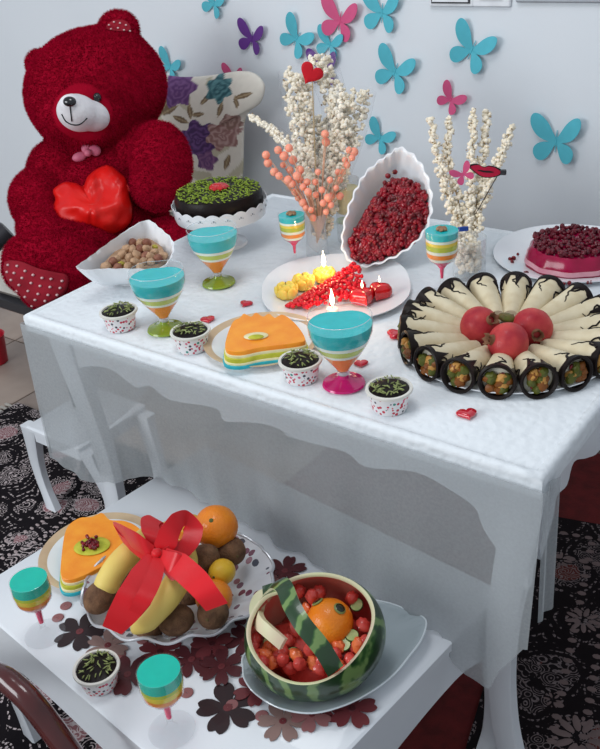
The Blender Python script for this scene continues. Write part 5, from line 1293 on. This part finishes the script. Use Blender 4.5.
# fruit inside
def mp(x, y, h): return PN(x, y, mc + n_ * h, n_)
fo = mp(330, 622, .006); tt = thing('orange', 'orange ball with two dark eyes inside the watermelon', 'fruit', fo, group=None)
obj('ball', ell((0, 0, 0), (.036, .036, .036), nu=28, nv=18), M_or, tt, sharp=180)
for x, y in ((317, 601), (338, 611)):
    p = mp(x, y, .03); d = (p - fo).normalized(); e_ = obj('eye', ell((0, 0, 0), (.0085, .0085, .003), nu=14, nv=8), M_th if 0 else mat('dark_olive', (.015, .018, .008), .2, coat=.5), tt, loc=d * .036); e_.rotation_euler = d.to_track_quat('Z', 'Y').to_euler()
    w_ = obj('eye_rim', lathe([(.0075, -.001), (.0098, .0), (.0075, .002)], 16), mat('olive_green', (.22, .26, .08), .4), tt, loc=d * .0362); w_.rotation_euler = e_.rotation_euler
M_car = mat('papaya_piece', (.82, .20, .06), .3, (.72, .14, .05), 60, coat=.4); M_melp = mat('melon_piece', (.66, .09, .07), .3, (.55, .05, .04), 60, coat=.4); M_cuc = mat('cucumber_flesh', (.30, .42, .12), .4, (.44, .52, .2), 80, coat=.3); M_cus = mat('cucumber_skin', (.03, .08, .015), .4)
bits = [((268, 648), 'c'), ((278, 652), 'c'), ((262, 655), 'm'), ((289, 640), 'm'), ((283, 660), 'm'), ((296, 655), 'c'), ((300, 664), 'm'), ((272, 662), 'm'), ((290, 668), 'm'), ((318, 640), 'c'), ((322, 648), 'm'), ((335, 655), 'm'), ((350, 660), 'm'), ((358, 645), 'c'), ((346, 672), 'm'), ((306, 610), 'c'), ((302, 622), 'm'), ((310, 650), 'm'), ((363, 625), 'm'), ((330, 664), 'm'), ((341, 645), 'c'), ((295, 628), 'm'), ((255, 640), 'm'), ((312, 596), 'm'), ((352, 598), 'm')]
_rb = random.Random(21)
bits += [((_rb.uniform(252, 290), _rb.uniform(636, 668)), _rb.choice('cmm')) for _ in range(10)] + [((_rb.uniform(312, 366), _rb.uniform(640, 670)), _rb.choice('cmm')) for _ in range(9)] + [((_rb.uniform(298, 360), _rb.uniform(590, 606)), _rb.choice('cm')) for _ in range(5)]
bm2 = {'c': mesh('b', ell((0, 0, 0), (.012, .009, .009), nu=12, nv=8, nz=.3, seed=3), M_car), 'm': mesh('b', ell((0, 0, 0), (.0125, .010, .009), nu=12, nv=8, nz=.3, seed=8), M_melp)}
for q, k in bits:
    o = bpy.data.objects.new('papaya_chunk' if k == 'c' else 'melon_chunk', bm2[k]); COL.objects.link(o); o.location = mp(q[0], q[1], .004 + random.uniform(-.006, .01)); o.rotation_euler = (random.random() * 3,) * 3
    o['category'] = 'fruit'; o['label'] = 'orange papaya chunk inside the watermelon basket' if k == 'c' else 'red melon chunk inside the watermelon basket'; o['group'] = 'papaya chunks in the melon' if k == 'c' else 'red melon chunks in the melon'
for i, (q, l) in enumerate((((352, 636), 'round cucumber slice below the orange face'), ((344, 645), 'pale cucumber slice nearest the melon rim'), ((357, 605), 'cucumber slice at the upper right of the orange face'), ((270, 642), 'cucumber slice among chunks in the left compartment'), ((293, 654), 'cucumber slice beside the striped handle'))):
    p = mp(*q, .006 if i < 2 else 0); tt = thing('cucumber_slice', l, 'vegetable', p, group='cucumber slices in the melon', rot=(n_ + Vector((.2 * math.sin(i * 3), .2 * math.cos(i * 5), 0))).to_track_quat('Z', 'Y').to_euler())
    obj('flesh', lathe([(.0005, .003), (.0095, .003), (.0095, 0), (.0005, 0)], 20), M_cuc, tt); obj('peel', lathe([(.0095, -.0002), (.0105, .0002), (.0105, .0028), (.0095, .0032)], 20), M_cus, tt)
bp_ = mp(298, 664, 0)
solo('melon_mash', ell((0, 0, 0), (.072, .062, .030), nu=24, nv=14, nz=.3, nf=5), M_melp, 'bed of chopped red melon under the fruit in the basket', 'fruit', mc - n_ * .024 - UP * .006, kind='stuff', sharp=180, rot=n_.to_track_quat('Z', 'Y').to_euler())
